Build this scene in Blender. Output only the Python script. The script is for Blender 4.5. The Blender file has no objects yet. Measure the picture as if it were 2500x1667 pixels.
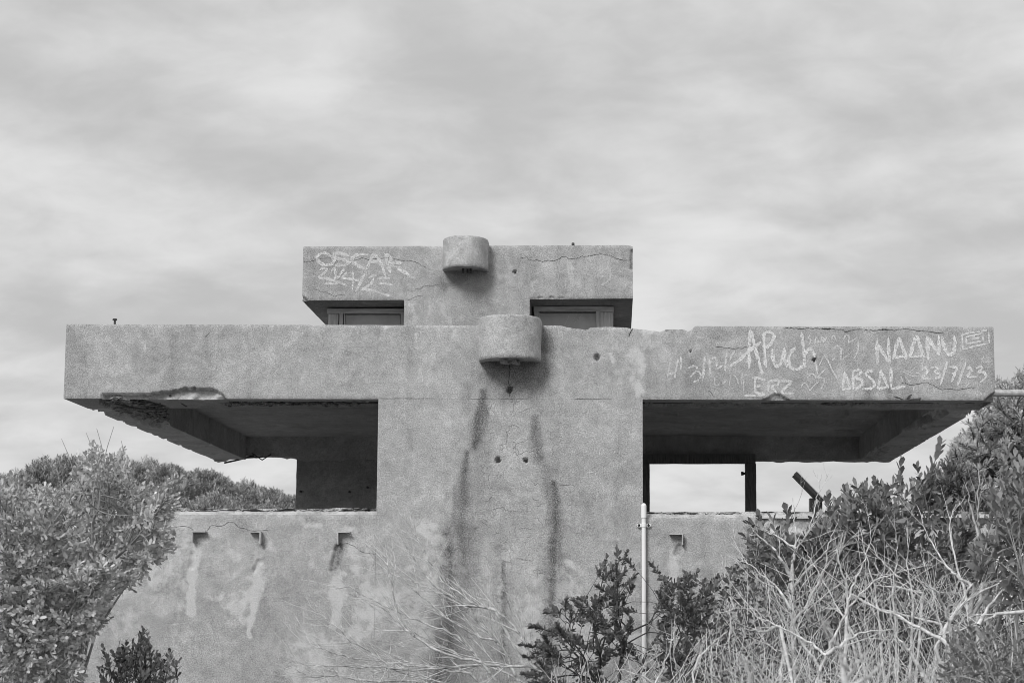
import bpy, math
import numpy as np
from mathutils import Vector, Matrix

rng = np.random.default_rng(11)
SC = bpy.context.scene
COL = SC.collection

# ------------------------------------------------------------------ camera
F, PX, PY, D, EYE = 4300.0, 1500.0, 963.0, 13.2, 1.6
TH = math.atan(0.13)
CT, ST = math.cos(TH), math.sin(TH)
cam_d = bpy.data.cameras.new("camera")
cam_d.sensor_width = 36.0
cam_d.lens = 36.0 * F / 2500.0
cam_d.shift_x = -0.1
cam_d.shift_y = 0.052
cam_d.clip_start = 0.05
cam_d.clip_end = 20000
cam_d.dof.use_dof = True
cam_d.dof.focus_distance = 13.2
cam_d.dof.aperture_fstop = 5.6
cam = bpy.data.objects.new("camera", cam_d)
COL.objects.link(cam)
cam.location = (0, -D, EYE)
cam.rotation_euler = (math.pi / 2 + TH, 0, 0)
SC.camera = cam

# ------------------------------------------------------------------ light
SUN = Vector((-0.36, -0.70, 0.62)).normalized()      # towards the sun
sun_d = bpy.data.lights.new("sun", 'SUN')
sun_d.energy = 2.3
sun_d.angle = math.radians(19)
sun_d.color = (1, 1, 1)
sun = bpy.data.objects.new("sun", sun_d)
COL.objects.link(sun)
sun.rotation_euler = SUN.to_track_quat('Z', 'Y').to_euler()
sun.location = (0, 0, 30)


def nd(nt, typ, **kw):
    n = nt.nodes.new(typ)
    for k, v in kw.items():
        setattr(n, k, v)
    return n


def math_node(nt, op, a, b=None, c=None, clamp=False):
    n = nt.nodes.new('ShaderNodeMath')
    n.operation = op
    n.use_clamp = clamp
    for i, x in enumerate((a, b, c)):
        if x is None:
            continue
        if isinstance(x, (int, float)):
            n.inputs[i].default_value = x
        else:
            nt.links.new(x, n.inputs[i])
    return n.outputs[0]


def maprange(nt, val, a, b, c, d, smooth=True):
    n = nt.nodes.new('ShaderNodeMapRange')
    n.interpolation_type = 'SMOOTHSTEP' if smooth else 'LINEAR'
    nt.links.new(val, n.inputs[0])
    for i, x in enumerate((a, b, c, d)):
        n.inputs[i + 1].default_value = x
    return n.outputs[0]


def noise(nt, vec, scale, detail=4, rough=0.55, dist=0.0):
    n = nt.nodes.new('ShaderNodeTexNoise')
    n.inputs['Scale'].default_value = scale
    n.inputs['Detail'].default_value = detail
    n.inputs['Roughness'].default_value = rough
    n.inputs['Distortion'].default_value = dist
    nt.links.new(vec, n.inputs['Vector'])
    return n.outputs[0]


world = bpy.data.worlds.new("World")
SC.world = world
world.use_nodes = True
nt = world.node_tree
nt.nodes.clear()
wo = nd(nt, 'ShaderNodeOutputWorld')
bg = nd(nt, 'ShaderNodeBackground')
nt.links.new(bg.outputs[0], wo.inputs[0])
sky = nd(nt, 'ShaderNodeTexSky', sky_type='NISHITA')
sky.sun_disc = False
sky.sun_elevation = math.asin(SUN.z)
sky.sun_rotation = math.atan2(SUN.x, SUN.y)
bw = nd(nt, 'ShaderNodeRGBToBW')
nt.links.new(sky.outputs[0], bw.inputs[0])
tc = nd(nt, 'ShaderNodeTexCoord')
sep = nd(nt, 'ShaderNodeSeparateXYZ')
nt.links.new(tc.outputs['Generated'], sep.inputs[0])
zz = math_node(nt, 'ADD', math_node(nt, 'MAXIMUM', sep.outputs[2], 0.0), 0.30)
cx = math_node(nt, 'DIVIDE', sep.outputs[0], zz)
cy = math_node(nt, 'DIVIDE', sep.outputs[1], zz)
comb = nd(nt, 'ShaderNodeCombineXYZ')
nt.links.new(cx, comb.inputs[0])
nt.links.new(cy, comb.inputs[1])
mp = nd(nt, 'ShaderNodeMapping')
mp.inputs['Rotation'].default_value = (0, 0, math.radians(30))
mp.inputs['Scale'].default_value = (1.9, 2.3, 1.0)
mp.inputs['Location'].default_value = (3.1, 1.7, 0.0)
nt.links.new(comb.outputs[0], mp.inputs[0])
n1 = noise(nt, mp.outputs[0], 1.0, 3, 0.50, 0.35)
n2 = noise(nt, mp.outputs[0], 3.1, 5, 0.52, 0.3)
n3 = noise(nt, mp.outputs[0], 8.0, 6, 0.6, 0.6)
cl = math_node(nt, 'ADD', math_node(nt, 'MULTIPLY', n1, 0.52), math_node(nt, 'MULTIPLY', n2, 0.37))
cl = math_node(nt, 'ADD', cl, math_node(nt, 'MULTIPLY', n3, 0.10))
cl = maprange(nt, cl, 0.36, 0.65, 0.54, 0.82)
# cloud deck over the clear sky: nine parts cloud, one part sky
tot = math_node(nt, 'ADD', math_node(nt, 'MULTIPLY', cl, 0.92), math_node(nt, 'MULTIPLY', bw.outputs[0], 0.008))
nt.links.new(tot, bg.inputs['Color'])
bg.inputs['Strength'].default_value = 1.0

vs = SC.view_settings
vs.view_transform = 'Standard'
vs.look = 'None'
vs.exposure = 0.0
vs.gamma = 1.0
vs.use_curve_mapping = False
SC.cycles.use_denoising = True
SC.cycles.filter_width = 0.9
SC.cycles.max_bounces = 5
SC.cycles.diffuse_bounces = 3
SC.cycles.glossy_bounces = 2
SC.cycles.transmission_bounces = 2
SC.cycles.transparent_max_bounces = 8
SC.cycles.caustics_reflective = False
SC.cycles.caustics_refractive = False


# ------------------------------------------------------------------ camera geometry helpers
def P(u, v, Y):
    a = (u - PX) / F
    b = -(v - PY) / F
    dy = CT - b * ST
    dz = ST + b * CT
    t = (Y + D) / dy
    return np.array([a * t, Y, EYE + dz * t])


def UV(p):
    p = np.asarray(p, float)
    ry = p[..., 1] + D
    rz = p[..., 2] - EYE
    dep = ry * CT + rz * ST
    up = -ry * ST + rz * CT
    return PX + F * p[..., 0] / dep, PY - F * up / dep


# ------------------------------------------------------------------ numpy noise
def _h(i, j, k, s):
    n = (i * 374761393 + j * 668265263 + k * 2147483647 + s * 1274126177).astype(np.int64) & 0xFFFFFFFF
    n = ((n ^ (n >> 13)) * 1274126177) & 0xFFFFFFFF
    n = ((n ^ (n >> 16)) * 2246822519) & 0xFFFFFFFF
    return ((n ^ (n >> 15)) & 0xFFFF) / 65535.0


def vnoise(p, s=0):
    p = np.asarray(p, float)
    i = np.floor(p).astype(np.int64)
    f = p - i
    f = f * f * (3 - 2 * f)
    r = 0
    for a in (0, 1):
        for b in (0, 1):
            for c in (0, 1):
                w = (f[..., 0] if a else 1 - f[..., 0]) * (f[..., 1] if b else 1 - f[..., 1]) * (f[..., 2] if c else 1 - f[..., 2])
                r = r + w * _h(i[..., 0] + a, i[..., 1] + b, i[..., 2] + c, s)
    return r


def fbm(p, scale, octv=4, s=0, gain=0.5):
    p = np.asarray(p, float) * scale
    a, t, r = 1.0, 0.0, 0.0
    for o in range(octv):
        r = r + a * vnoise(p + 17.3 * o, s + o)
        t += a
        a *= gain
        p = p * 2.03
    return r / t


def sstep(a, b, x):
    t = np.clip((np.asarray(x, float) - a) / (b - a), 0, 1)
    return t * t * (3 - 2 * t)


def inpoly(u, v, poly):
    u = np.asarray(u, float)
    v = np.asarray(v, float)
    c = np.zeros(u.shape, bool)
    n = len(poly)
    for i in range(n):
        x1, y1 = poly[i]
        x2, y2 = poly[(i + 1) % n]
        if y1 == y2:
            continue
        t = ((y1 > v) != (y2 > v)) & (u < (x2 - x1) * (v - y1) / (y2 - y1) + x1)
        c ^= t
    return c


def polydist(u, v, pts, widths=None):
    """distance to a polyline, divided by the local half width if widths are given"""
    best = np.full(np.shape(u), 1e9)
    for i in range(len(pts) - 1):
        ax, ay = pts[i]
        bx, by = pts[i + 1]
        dx, dy = bx - ax, by - ay
        L = dx * dx + dy * dy + 1e-9
        t = np.clip(((u - ax) * dx + (v - ay) * dy) / L, 0, 1)
        d = np.hypot(u - ax - t * dx, v - ay - t * dy)
        if widths is not None:
            d = d / (widths[i] + (widths[i + 1] - widths[i]) * t)
        best = np.minimum(best, d)
    return best


# ------------------------------------------------------------------ scene helpers
LOC = {}


def thing(name, label, cat, loc=(0, 0, 0), group=None):
    o = bpy.data.objects.new(name, None)
    COL.objects.link(o)
    o.location = loc
    o.empty_display_size = 0.2
    o["label"] = label
    o["category"] = cat
    if group:
        o["group"] = group
    LOC[o.name] = Vector(loc)
    return o


def link(me, name, parent=None):
    """mesh in world coordinates, parented without moving"""
    o = bpy.data.objects.new(name, me)
    COL.objects.link(o)
    if parent is not None:
        o.parent = parent
        o.matrix_parent_inverse = Matrix.Translation(-LOC[parent.name])
        LOC[o.name] = Vector((0, 0, 0))
    else:
        LOC[o.name] = Vector((0, 0, 0))
    return o


class MB:
    def __init__(s):
        s.v, s.f, s.n = [], [], 0
        s.att = {}
        s.smooth = []

    def add(s, verts, faces, smooth=False, **att):
        verts = np.asarray(verts, float).reshape(-1, 3)
        s.v.append(verts)
        for f in faces:
            s.f.append(np.asarray(f, np.int64) + s.n)
            s.smooth.append(np.full(len(f), smooth))
        for k, a in att.items():
            s.att.setdefault(k, []).append((s.n, np.asarray(a, float).reshape(-1)))
        s.n += len(verts)
        return s

    def grid(s, pos, smooth=True, flip=False, **att):
        a, b = pos.shape[:2]
        idx = np.arange(a * b).reshape(a, b)
        q = np.stack([idx[:-1, :-1], idx[1:, :-1], idx[1:, 1:], idx[:-1, 1:]], -1).reshape(-1, 4)
        if flip:
            q = q[:, ::-1]
        return s.add(pos, [q], smooth, **att)

    def box(s, x0, x1, y0, y1, z0, z1):
        v = [(x, y, z) for x in (x0, x1) for y in (y0, y1) for z in (z0, z1)]
        f = [(0, 1, 3, 2), (4, 6, 7, 5), (0, 4, 5, 1), (2, 3, 7, 6), (0, 2, 6, 4), (1, 5, 7, 3)]
        return s.add(v, [f])

    def rbox(s, x0, x1, y0, y1, z0, z1, res=0.06, amp=0.006, scale=6.0, bot=None):
        """box whose six faces are gridded and displaced by one position-driven field (no seams)"""
        nx, ny, nz = (max(1, int(round((b - a) / res))) for a, b in ((x0, x1), (y0, y1), (z0, z1)))
        X, Y, Z = np.linspace(x0, x1, nx + 1), np.linspace(y0, y1, ny + 1), np.linspace(z0, z1, nz + 1)

        def put(A, B, fn, flip):
            g = np.stack(np.broadcast_arrays(*fn(A[:, None], B[None, :])), -1).astype(float)
            d = np.stack([fbm(g, scale, 4, 3 * k) for k in range(3)], -1) - 0.5
            g2 = g + d * 2 * amp
            if bot is not None:
                m = (np.abs(g[..., 2] - z0) < 1e-6)
                g2[..., 2] += m * bot(g)
            s.grid(g2, False, flip)
        put(X, Z, lambda a, b: (a, y0 + 0 * a, b), False)
        put(X, Z, lambda a, b: (a, y1 + 0 * a, b), True)
        put(Y, Z, lambda a, b: (x0 + 0 * a, a, b), True)
        put(Y, Z, lambda a, b: (x1 + 0 * a, a, b), False)
        put(X, Y, lambda a, b: (a, b, z0 + 0 * a), True)
        put(X, Y, lambda a, b: (a, b, z1 + 0 * a), False)
        return s

    def tubes(s, p0, p1, r0, r1, sides=5, smooth=True, **att):
        p0, p1 = np.asarray(p0, float).reshape(-1, 3), np.asarray(p1, float).reshape(-1, 3)
        n = len(p0)
        if n == 0:
            return s
        r0, r1 = np.broadcast_to(r0, (n,)), np.broadcast_to(r1, (n,))
        d = p1 - p0
        d /= np.linalg.norm(d, axis=1, keepdims=True) + 1e-9
        ref = np.where(np.abs(d[:, 2:3]) > 0.9, np.array([[1.0, 0, 0]]), np.array([[0, 0, 1.0]]))
        a = np.cross(d, ref)
        a /= np.linalg.norm(a, axis=1, keepdims=True) + 1e-9
        b = np.cross(d, a)
        ang = np.linspace(0, 2 * math.pi, sides, endpoint=False)
        c, sn = np.cos(ang), np.sin(ang)
        ring = a[:, None, :] * c[None, :, None] + b[:, None, :] * sn[None, :, None]
        v = np.concatenate([p0[:, None] + ring * r0[:, None, None], p1[:, None] + ring * r1[:, None, None]], 1)
        base = np.arange(n)[:, None] * 2 * sides
        k = np.arange(sides)[None]
        k2 = (k + 1) % sides
        q = np.stack([base + k, base + k + sides, base + k2 + sides, base + k2], -1).reshape(-1, 4)
        att = {kk: np.repeat(np.broadcast_to(x, (n,)), 2 * sides) for kk, x in att.items()}
        return s.add(v, [q], smooth, **att)

    def pipe(s, pts, r, sides=12, cap=True):
        """one continuous tube along points, with end caps"""
        pts = np.asarray(pts, float)
        n = len(pts)
        r = np.broadcast_to(r, (n,))
        t = np.gradient(pts, axis=0)
        t /= np.linalg.norm(t, axis=1, keepdims=True)
        ref = np.array([1.0, 0, 0]) if abs(t[0][2]) > 0.8 else np.array([0, 0, 1.0])
        rings = []
        for i in range(n):
            a = np.cross(t[i], ref)
            a /= np.linalg.norm(a)
            b = np.cross(t[i], a)
            ang = np.linspace(0, 2 * math.pi, sides + 1)
            rings.append(pts[i] + r[i] * (np.cos(ang)[:, None] * a + np.sin(ang)[:, None] * b))
        s.grid(np.array(rings), True)
        if cap:
            for i, fl in ((0, False), (-1, True)):
                rr = rings[i][:-1]
                s.add(rr, [np.arange(sides)[None, :: (1 if fl else -1)]])
        return s

    def leaves(s, base, d, nrm, L, W, rnd, curl=0.15, tone=None):
        base, d, nrm = (np.asarray(x, float).reshape(-1, 3) for x in (base, d, nrm))
        n = len(base)
        if n == 0:
            return s
        d = d / (np.linalg.norm(d, axis=1, keepdims=True) + 1e-9)
        side = np.cross(d, nrm)
        side /= np.linalg.norm(side, axis=1, keepdims=True) + 1e-9
        nn = np.cross(side, d)
        L = np.broadcast_to(L, (n,))[:, None]
        W = np.broadcast_to(W, (n,))[:, None]
        prof = [(0, 0, 0), (0.38, -0.36, .5), (0.38, 0.36, .5), (0.76, -0.46, .2), (0.76, 0.46, .2), (1.0, 0, -0.3)]
        v = np.stack([base + d * L * a + side * W * b + nn * L * curl * c for a, b, c in prof], 1)
        o = np.arange(n)[:, None] * 6
        tri = np.concatenate([o + np.array([[0, 1, 2]]), o + np.array([[3, 5, 4]])])
        quad = o + np.array([[1, 3, 4, 2]])
        return s.add(v, [tri, quad], False, rnd=np.repeat(np.broadcast_to(rnd, (n,)), 6))

    def mesh(s, name, mat):
        me = bpy.data.meshes.new(name)
        v = np.concatenate(s.v)
        nl = [f.shape[1] for f in s.f]
        tot = np.concatenate([np.full(len(f), f.shape[1]) for f in s.f])
        loops = np.concatenate([f.reshape(-1) for f in s.f])
        me.vertices.add(len(v))
        me.vertices.foreach_set("co", v.reshape(-1))
        me.loops.add(len(loops))
        me.loops.foreach_set("vertex_index", loops.astype(np.int32))
        me.polygons.add(len(tot))
        st = np.concatenate([[0], np.cumsum(tot)[:-1]])
        me.polygons.foreach_set("loop_start", st.astype(np.int32))
        me.polygons.foreach_set("use_smooth", np.concatenate(s.smooth))
        for k, lst in s.att.items():
            a = np.zeros(len(v), np.float32)
            for st0, arr in lst:
                a[st0:st0 + len(arr)] = arr
            at = me.attributes.new(k, 'FLOAT', 'POINT')
            at.data.foreach_set("value", a)
        me.update(calc_edges=True)
        if mat is not None:
            me.materials.append(mat)
        return me

    def build(s, name, mat, parent=None):
        return link(s.mesh(name, mat), name, parent)


# ------------------------------------------------------------------ materials (the photograph is monochrome: all greys)
def base_mat(name, rough=0.8, spec=0.25):
    m = bpy.data.materials.new(name)
    m.use_nodes = True
    nt = m.node_tree
    b = nt.nodes['Principled BSDF']
    b.inputs['Roughness'].default_value = rough
    b.inputs['Specular IOR Level'].default_value = spec
    tc = nd(nt, 'ShaderNodeTexCoord')
    return m, nt, b, tc.outputs['Object']


def attr(nt, name):
    a = nd(nt, 'ShaderNodeAttribute')
    a.attribute_name = name
    return a.outputs['Fac']


def set_col(nt, b, val, key='Base Color'):
    nt.links.new(val, b.inputs[key])


def bump(nt, b, h, strength, dist):
    n = nd(nt, 'ShaderNodeBump')
    n.inputs['Strength'].default_value = strength
    n.inputs['Distance'].default_value = dist
    nt.links.new(h, n.inputs['Height'])
    nt.links.new(n.outputs[0], b.inputs['Normal'])


def concrete(name, base=0.42, grain=0.5, mott=0.12):
    m, nt, b, co = base_mat(name, 0.92, 0.15)
    big = noise(nt, co, 1.1, 4, 0.6, 0.4)
    mid = noise(nt, co, 6.0, 5, 0.65, 0.6)
    gr = noise(nt, co, 105.0, 2, 0.8)
    fl = noise(nt, co, 17.0, 4, 0.7)
    v = math_node(nt, 'MULTIPLY_ADD', big, mott * 2, base - mott)
    v = math_node(nt, 'ADD', v, math_node(nt, 'MULTIPLY_ADD', mid, 0.34, -0.17))
    v = math_node(nt, 'ADD', v, math_node(nt, 'MULTIPLY_ADD', fl, 0.26, -0.13))
    wp = noise(nt, co, 3.4, 8, 0.72, 0.9)
    v = math_node(nt, 'ADD', v, maprange(nt, wp, 0.52, 0.62, 0.0, 0.07))
    v = math_node(nt, 'ADD', v, maprange(nt, wp, 0.46, 0.33, 0.0, -0.06))
    g0 = maprange(nt, gr, 0.30, 0.70, 0, 1, False)
    g = math_node(nt, 'MULTIPLY_ADD', g0, grain * 1.5, 1 - grain * 0.76)
    v = math_node(nt, 'MULTIPLY', v, g)
    # pale lime bloom, dark run-off stain, some painted light and shade, with shapes of their own stored on the surface
    fk = noise(nt, co, 8.5, 8, 0.72, 0.3)
    pf = math_node(nt, 'ADD', attr(nt, 'pale'), math_node(nt, 'MULTIPLY_ADD', fk, 2.6, -1.3))
    pf = math_node(nt, 'MULTIPLY', maprange(nt, pf, 0.25, 0.80, 0, 0.88), maprange(nt, attr(nt, 'pale'), 0.0, 0.45, 0, 1))
    pale = math_node(nt, 'MULTIPLY', pf, math_node(nt, 'MULTIPLY_ADD', g0, 0.5, 0.5), clamp=True)
    mx = nd(nt, 'ShaderNodeMix', data_type='FLOAT')
    nt.links.new(pale, mx.inputs[0])
    nt.links.new(v, mx.inputs[2])
    mx.inputs[3].default_value = base * 1.60
    v = mx.outputs[0]
    sp = math_node(nt, 'SUBTRACT', 1.42, math_node(nt, 'ADD', math_node(nt, 'MULTIPLY', g0, 0.75), math_node(nt, 'MULTIPLY', fl, 0.3)))
    dk = math_node(nt, 'MULTIPLY', attr(nt, 'dark'), sp, clamp=True)
    v = math_node(nt, 'MULTIPLY', v, math_node(nt, 'MULTIPLY_ADD', dk, -0.70, 1.0))
    # crazing: fine crack network where the surface carries it
    wn = nd(nt, 'ShaderNodeTexNoise')
    wn.inputs['Scale'].default_value = 5.0
    nt.links.new(co, wn.inputs['Vector'])
    va = nd(nt, 'ShaderNodeVectorMath', operation='SCALE')
    nt.links.new(wn.outputs['Color'], va.inputs[0])
    va.inputs['Scale'].default_value = 0.30
    vb = nd(nt, 'ShaderNodeVectorMath', operation='ADD')
    nt.links.new(co, vb.inputs[0])
    nt.links.new(va.outputs[0], vb.inputs[1])
    vo = nd(nt, 'ShaderNodeTexVoronoi', feature='DISTANCE_TO_EDGE')
    vo.inputs['Scale'].default_value = 9.0
    nt.links.new(vb.outputs[0], vo.inputs['Vector'])
    cr = maprange(nt, vo.outputs[0], 0.0, 0.03, 1.0, 0.0)
    cr = math_node(nt, 'MULTIPLY', cr, math_node(nt, 'MULTIPLY', attr(nt, 'craze'), maprange(nt, mid, 0.45, 0.62, 0, 1)))
    v = math_node(nt, 'MULTIPLY', v, math_node(nt, 'MULTIPLY_ADD', cr, -0.30, 1.0))
    set_col(nt, b, v)
    h = math_node(nt, 'ADD', math_node(nt, 'MULTIPLY', gr, 0.55), math_node(nt, 'MULTIPLY', fl, 0.7))
    h = math_node(nt, 'ADD', h, math_node(nt, 'MULTIPLY', cr, -0.5))
    bump(nt, b, h, 0.6, 0.014)
    return m


def simple(name, lo, hi, scale, rough=0.7, spec=0.3, stretch=None, metal=0.0, bstr=0.3, bdist=0.004):
    m, nt, b, co = base_mat(name, rough, spec)
    b.inputs['Metallic'].default_value = metal
    if stretch:
        mp = nd(nt, 'ShaderNodeMapping')
        mp.inputs['Scale'].default_value = stretch
        nt.links.new(co, mp.inputs[0])
        co = mp.outputs[0]
    n = noise(nt, co, scale, 5, 0.65)
    set_col(nt, b, maprange(nt, n, 0.3, 0.7, lo, hi, False))
    bump(nt, b, n, bstr, bdist)
    return m


def leaf_mat(name, lo, hi, rough=0.42, trans=0.16):
    m, nt, b, co = base_mat(name, rough, 0.4)
    v = maprange(nt, attr(nt, 'rnd'), 0, 1, lo, hi, False)
    set_col(nt, b, v)
    tr = nd(nt, 'ShaderNodeBsdfTranslucent')
    nt.links.new(v, tr.inputs[0])
    mix = nd(nt, 'ShaderNodeMixShader')
    mix.inputs[0].default_value = trans
    nt.links.new(b.outputs[0], mix.inputs[1])
    nt.links.new(tr.outputs[0], mix.inputs[2])
    nt.links.new(mix.outputs[0], nt.nodes['Material Output'].inputs[0])
    return m


def chalk_mat(name, val, cover):
    """scratched-in writing: pale dust, broken up where the tool skipped over the grain"""
    m, nt, b, co = base_mat(name, 0.95, 0.05)
    gr = noise(nt, co, 75.0, 4, 0.75)
    b.inputs['Base Color'].default_value = (val, val, val, 1)
    a = maprange(nt, gr, 0.62 - cover, 0.80 - cover, 0.0, 1.0)
    tr = nd(nt, 'ShaderNodeBsdfTransparent')
    mix = nd(nt, 'ShaderNodeMixShader')
    nt.links.new(math_node(nt, 'MULTIPLY', a, attr(nt, 'cov')), mix.inputs[0])
    nt.links.new(tr.outputs[0], mix.inputs[1])
    nt.links.new(b.outputs[0], mix.inputs[2])
    nt.links.new(mix.outputs[0], nt.nodes['Material Output'].inputs[0])
    return m


M = {
    'wall': concrete('weathered_render', 0.42),
    'soffit': concrete('soffit_concrete', 0.54, 0.4, 0.22),
    'core': concrete('broken_concrete', 0.40, 0.8, 0.16),
    'floor': concrete('sandy_floor', 0.50, 0.4, 0.08),
    'drum': concrete('hood_concrete', 0.45, 0.45, 0.08),
    'timber': simple('weathered_timber', 0.16, 0.42, 9.0, 0.85, 0.2, (1, 1, 1)),
    'timber_v': simple('weathered_timber_upright', 0.50, 0.90, 10.0, 0.85, 0.2, (6, 6, 0.5)),
    'timber_h': simple('weathered_timber_rail', 0.45, 1.0, 8.0, 0.85, 0.2, (0.5, 5, 5)),
    'dark_timber': simple('old_dark_timber', 0.10, 0.28, 12.0, 0.8, 0.2, (5, 5, 0.6)),
    'steel': simple('galvanised_steel', 0.30, 0.62, 30.0, 0.55, 0.5),
    'rust': simple('rusted_steel', 0.04, 0.12, 40.0, 0.8, 0.3),
    'pvc': simple('white_plastic', 0.86, 0.94, 6.0, 0.4, 0.45, bstr=0.05),
    'crack': simple('crack_shade', 0.03, 0.07, 30.0, 1.0, 0.0),  # near-black tone painting the shade inside cracks
    'sign': simple('sign_panel', 0.025, 0.045, 20.0, 0.5, 0.4),
    'sand': simple('sandy_ground', 0.09, 0.19, 14.0, 1.0, 0.05, bstr=0.8, bdist=0.03),
    'bark': simple('grey_bark', 0.20, 0.44, 40.0, 0.9, 0.1),
    'bark_dark': simple('dark_bark', 0.06, 0.14, 40.0, 0.9, 0.1),
    'twig': simple('bleached_twig', 0.36, 0.92, 25.0, 0.85, 0.15),
    'twig_mid': simple('grey_twig', 0.16, 0.80, 25.0, 0.85, 0.15),
    'leaf_pale': leaf_mat('pale_leaf', 0.07, 0.84),
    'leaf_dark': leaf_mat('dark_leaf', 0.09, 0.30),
    'leaf_mid': leaf_mat('mid_leaf', 0.08, 0.40),
    'leaf_scrub': leaf_mat('scrub_leaf', 0.09, 0.66),
    'felt': simple('bitumen_felt', 0.04, 0.08, 6.0, 0.9, 0.2),
    'chalk': chalk_mat('scratched_dust', 0.82, 0.27),
    'chalk_thin': chalk_mat('scratched_line', 0.74, 0.24),
}


def glass_mat():
    m = bpy.data.materials.new('dusty_glass')
    m.use_nodes = True
    nt = m.node_tree
    nt.nodes.clear()
    out = nd(nt, 'ShaderNodeOutputMaterial')
    tc = nd(nt, 'ShaderNodeTexCoord')
    n = noise(nt, tc.outputs['Object'], 5.0, 4, 0.6)
    tr = nd(nt, 'ShaderNodeBsdfTransparent')
    tr.inputs[0].default_value = (0.8, 0.8, 0.8, 1)
    gl = nd(nt, 'ShaderNodeBsdfGlossy')
    gl.inputs['Roughness'].default_value = 0.05
    df = nd(nt, 'ShaderNodeBsdfDiffuse')
    df.inputs[0].default_value = (0.8, 0.8, 0.8, 1)
    m1 = nd(nt, 'ShaderNodeMixShader')
    fr = nd(nt, 'ShaderNodeFresnel')
    fr.inputs[0].default_value = 1.5
    nt.links.new(fr.outputs[0], m1.inputs[0])
    nt.links.new(tr.outputs[0], m1.inputs[1])
    nt.links.new(gl.outputs[0], m1.inputs[2])
    m2 = nd(nt, 'ShaderNodeMixShader')
    nt.links.new(maprange(nt, n, 0.3, 0.7, 0.55, 0.75), m2.inputs[0])
    nt.links.new(m1.outputs[0], m2.inputs[1])
    nt.links.new(df.outputs[0], m2.inputs[2])
    nt.links.new(m2.outputs[0], out.inputs[0])
    return m


M['glass'] = glass_mat()


# ------------------------------------------------------------------ ground
def gz(x, y):
    x, y = np.asarray(x, float), np.asarray(y, float)
    p = np.stack(np.broadcast_arrays(x, y, 0 * x), -1)
    z = 0.22 + 0.25 * (fbm(p, 0.35, 3, 5) - 0.5)
    z = z + 1.05 * sstep(1.2, 3.6, x) * sstep(-10.5, -6.0, y) * (1 - sstep(1.0, 9, y) * 0.5) * (1 - sstep(8, 20, x))
    z = z + 0.35 * sstep(-2.6, -4.2, x) * sstep(-9, -5, y) * (1 - sstep(-14, -30, x))
    # scrub-covered dune behind, to the left
    hx = np.exp(-((x + 13.0) / 4.6) ** 2) + 0.55 * np.exp(-((x + 7.6) / 2.6) ** 2)
    z = z + 3.3 * hx * np.exp(-((y - 22.0) / 8.0) ** 2)
    z = z - 2.5 * sstep(30, 120, np.hypot(x, y)) + 0.3 * (fbm(p, 0.02, 3, 9) - 0.5) * sstep(20, 100, np.hypot(x, y))
    return z


def axis(lo, hi, far):
    a = np.arange(lo, hi + 1e-6, 0.35)
    out = [lo]
    st = 0.5
    while out[-1] > -far:
        st *= 1.35
        out.append(out[-1] - st)
    out2 = [hi]
    st = 0.5
    while out2[-1] < far:
        st *= 1.35
        out2.append(out2[-1] + st)
    return np.concatenate([np.array(out[:0:-1]), a, np.array(out2[1:])])


ax_, ay_ = axis(-20, 14, 4000), axis(-16, 36, 4000)
GX, GY = np.meshgrid(ax_, ay_, indexing='ij')
g = MB()
g.grid(np.stack([GX, GY, gz(GX, GY)], -1), True)
ground = g.build('ground', M['sand'])
ground["kind"] = "structure"

# ------------------------------------------------------------------ surface painting (stains with shapes of their own, hood shadows, dark patches)
DARK = [  # polyline (photo-plane points on the wall), half widths, strength
    ([(1180, 955), (1177, 1004), (1165, 1050), (1158, 1090)], [8, 13, 15, 10], 0.9),
    ([(1140, 1105), (1134, 1172), (1128, 1247), (1122, 1310), (1110, 1440), (1095, 1560), (1085, 1667)], [6, 13, 20, 30, 36, 40, 42], 0.80),
    ([(1112, 1185), (1110, 1240), (1104, 1300), (1092, 1400)], [5, 8, 14, 14], 0.6),
    ([(1303, 1018), (1308, 1080), (1318, 1120)], [8, 14, 13], 0.65),
    ([(1320, 1100), (1334, 1154), (1340, 1230), (1345, 1300)], [5, 9, 9, 10], 0.5),
    ([(1350, 1180), (1355, 1261), (1357, 1350), (1350, 1440), (1346, 1560), (1340, 1667)], [7, 17, 21, 29, 33, 35], 0.68),
    ([(1230, 1370), (1232, 1420), (1229, 1500), (1228, 1600)], [4, 6, 8, 7], 0.75),
    ([(1222, 1290), (1220, 1420)], [10, 14], 0.2),
    ([(1140, 935), (1140, 1000)], [10, 12], 0.25),
    ([(1210, 900), (1290, 905)], [45, 40], 0.62),  # lower hood: its cast shadow painted in together with dirt stain
    ([(1335, 815), (1335, 900)], [22, 26], 0.50),
    ([(1245, 885), (1245, 960)], [30, 22], 0.5),
    ([(1100, 680), (1190, 672)], [26, 22], 0.45),  # upper hood: painted shadow below and beside it, mixed with stain
    ([(1150, 690), (1160, 740)], [40, 30], 0.35),
    ([(1080, 680), (1085, 700)], [14, 14], 0.4),
    ([(1210, 620), (1215, 680)], [16, 16], 0.25),
    ([(830, 1330), (826, 1365), (815, 1392)], [12, 11, 9], 0.7),  # dark patches under the angle irons
    ([(636, 1330), (632, 1346)], [14, 15], 0.35),
    ([(486, 1310), (480, 1330)], [14, 5], 0.35),
    ([(1655, 1330), (1652, 1350)], [12, 7], 0.4),
    ([(2122, 950), (2122, 972)], [10, 16], 0.55),
    ([(2172, 945), (2172, 968)], [10, 8], 0.5),
    ([(640, 1465), (650, 1500)], [14, 22], 0.18),
]
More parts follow.
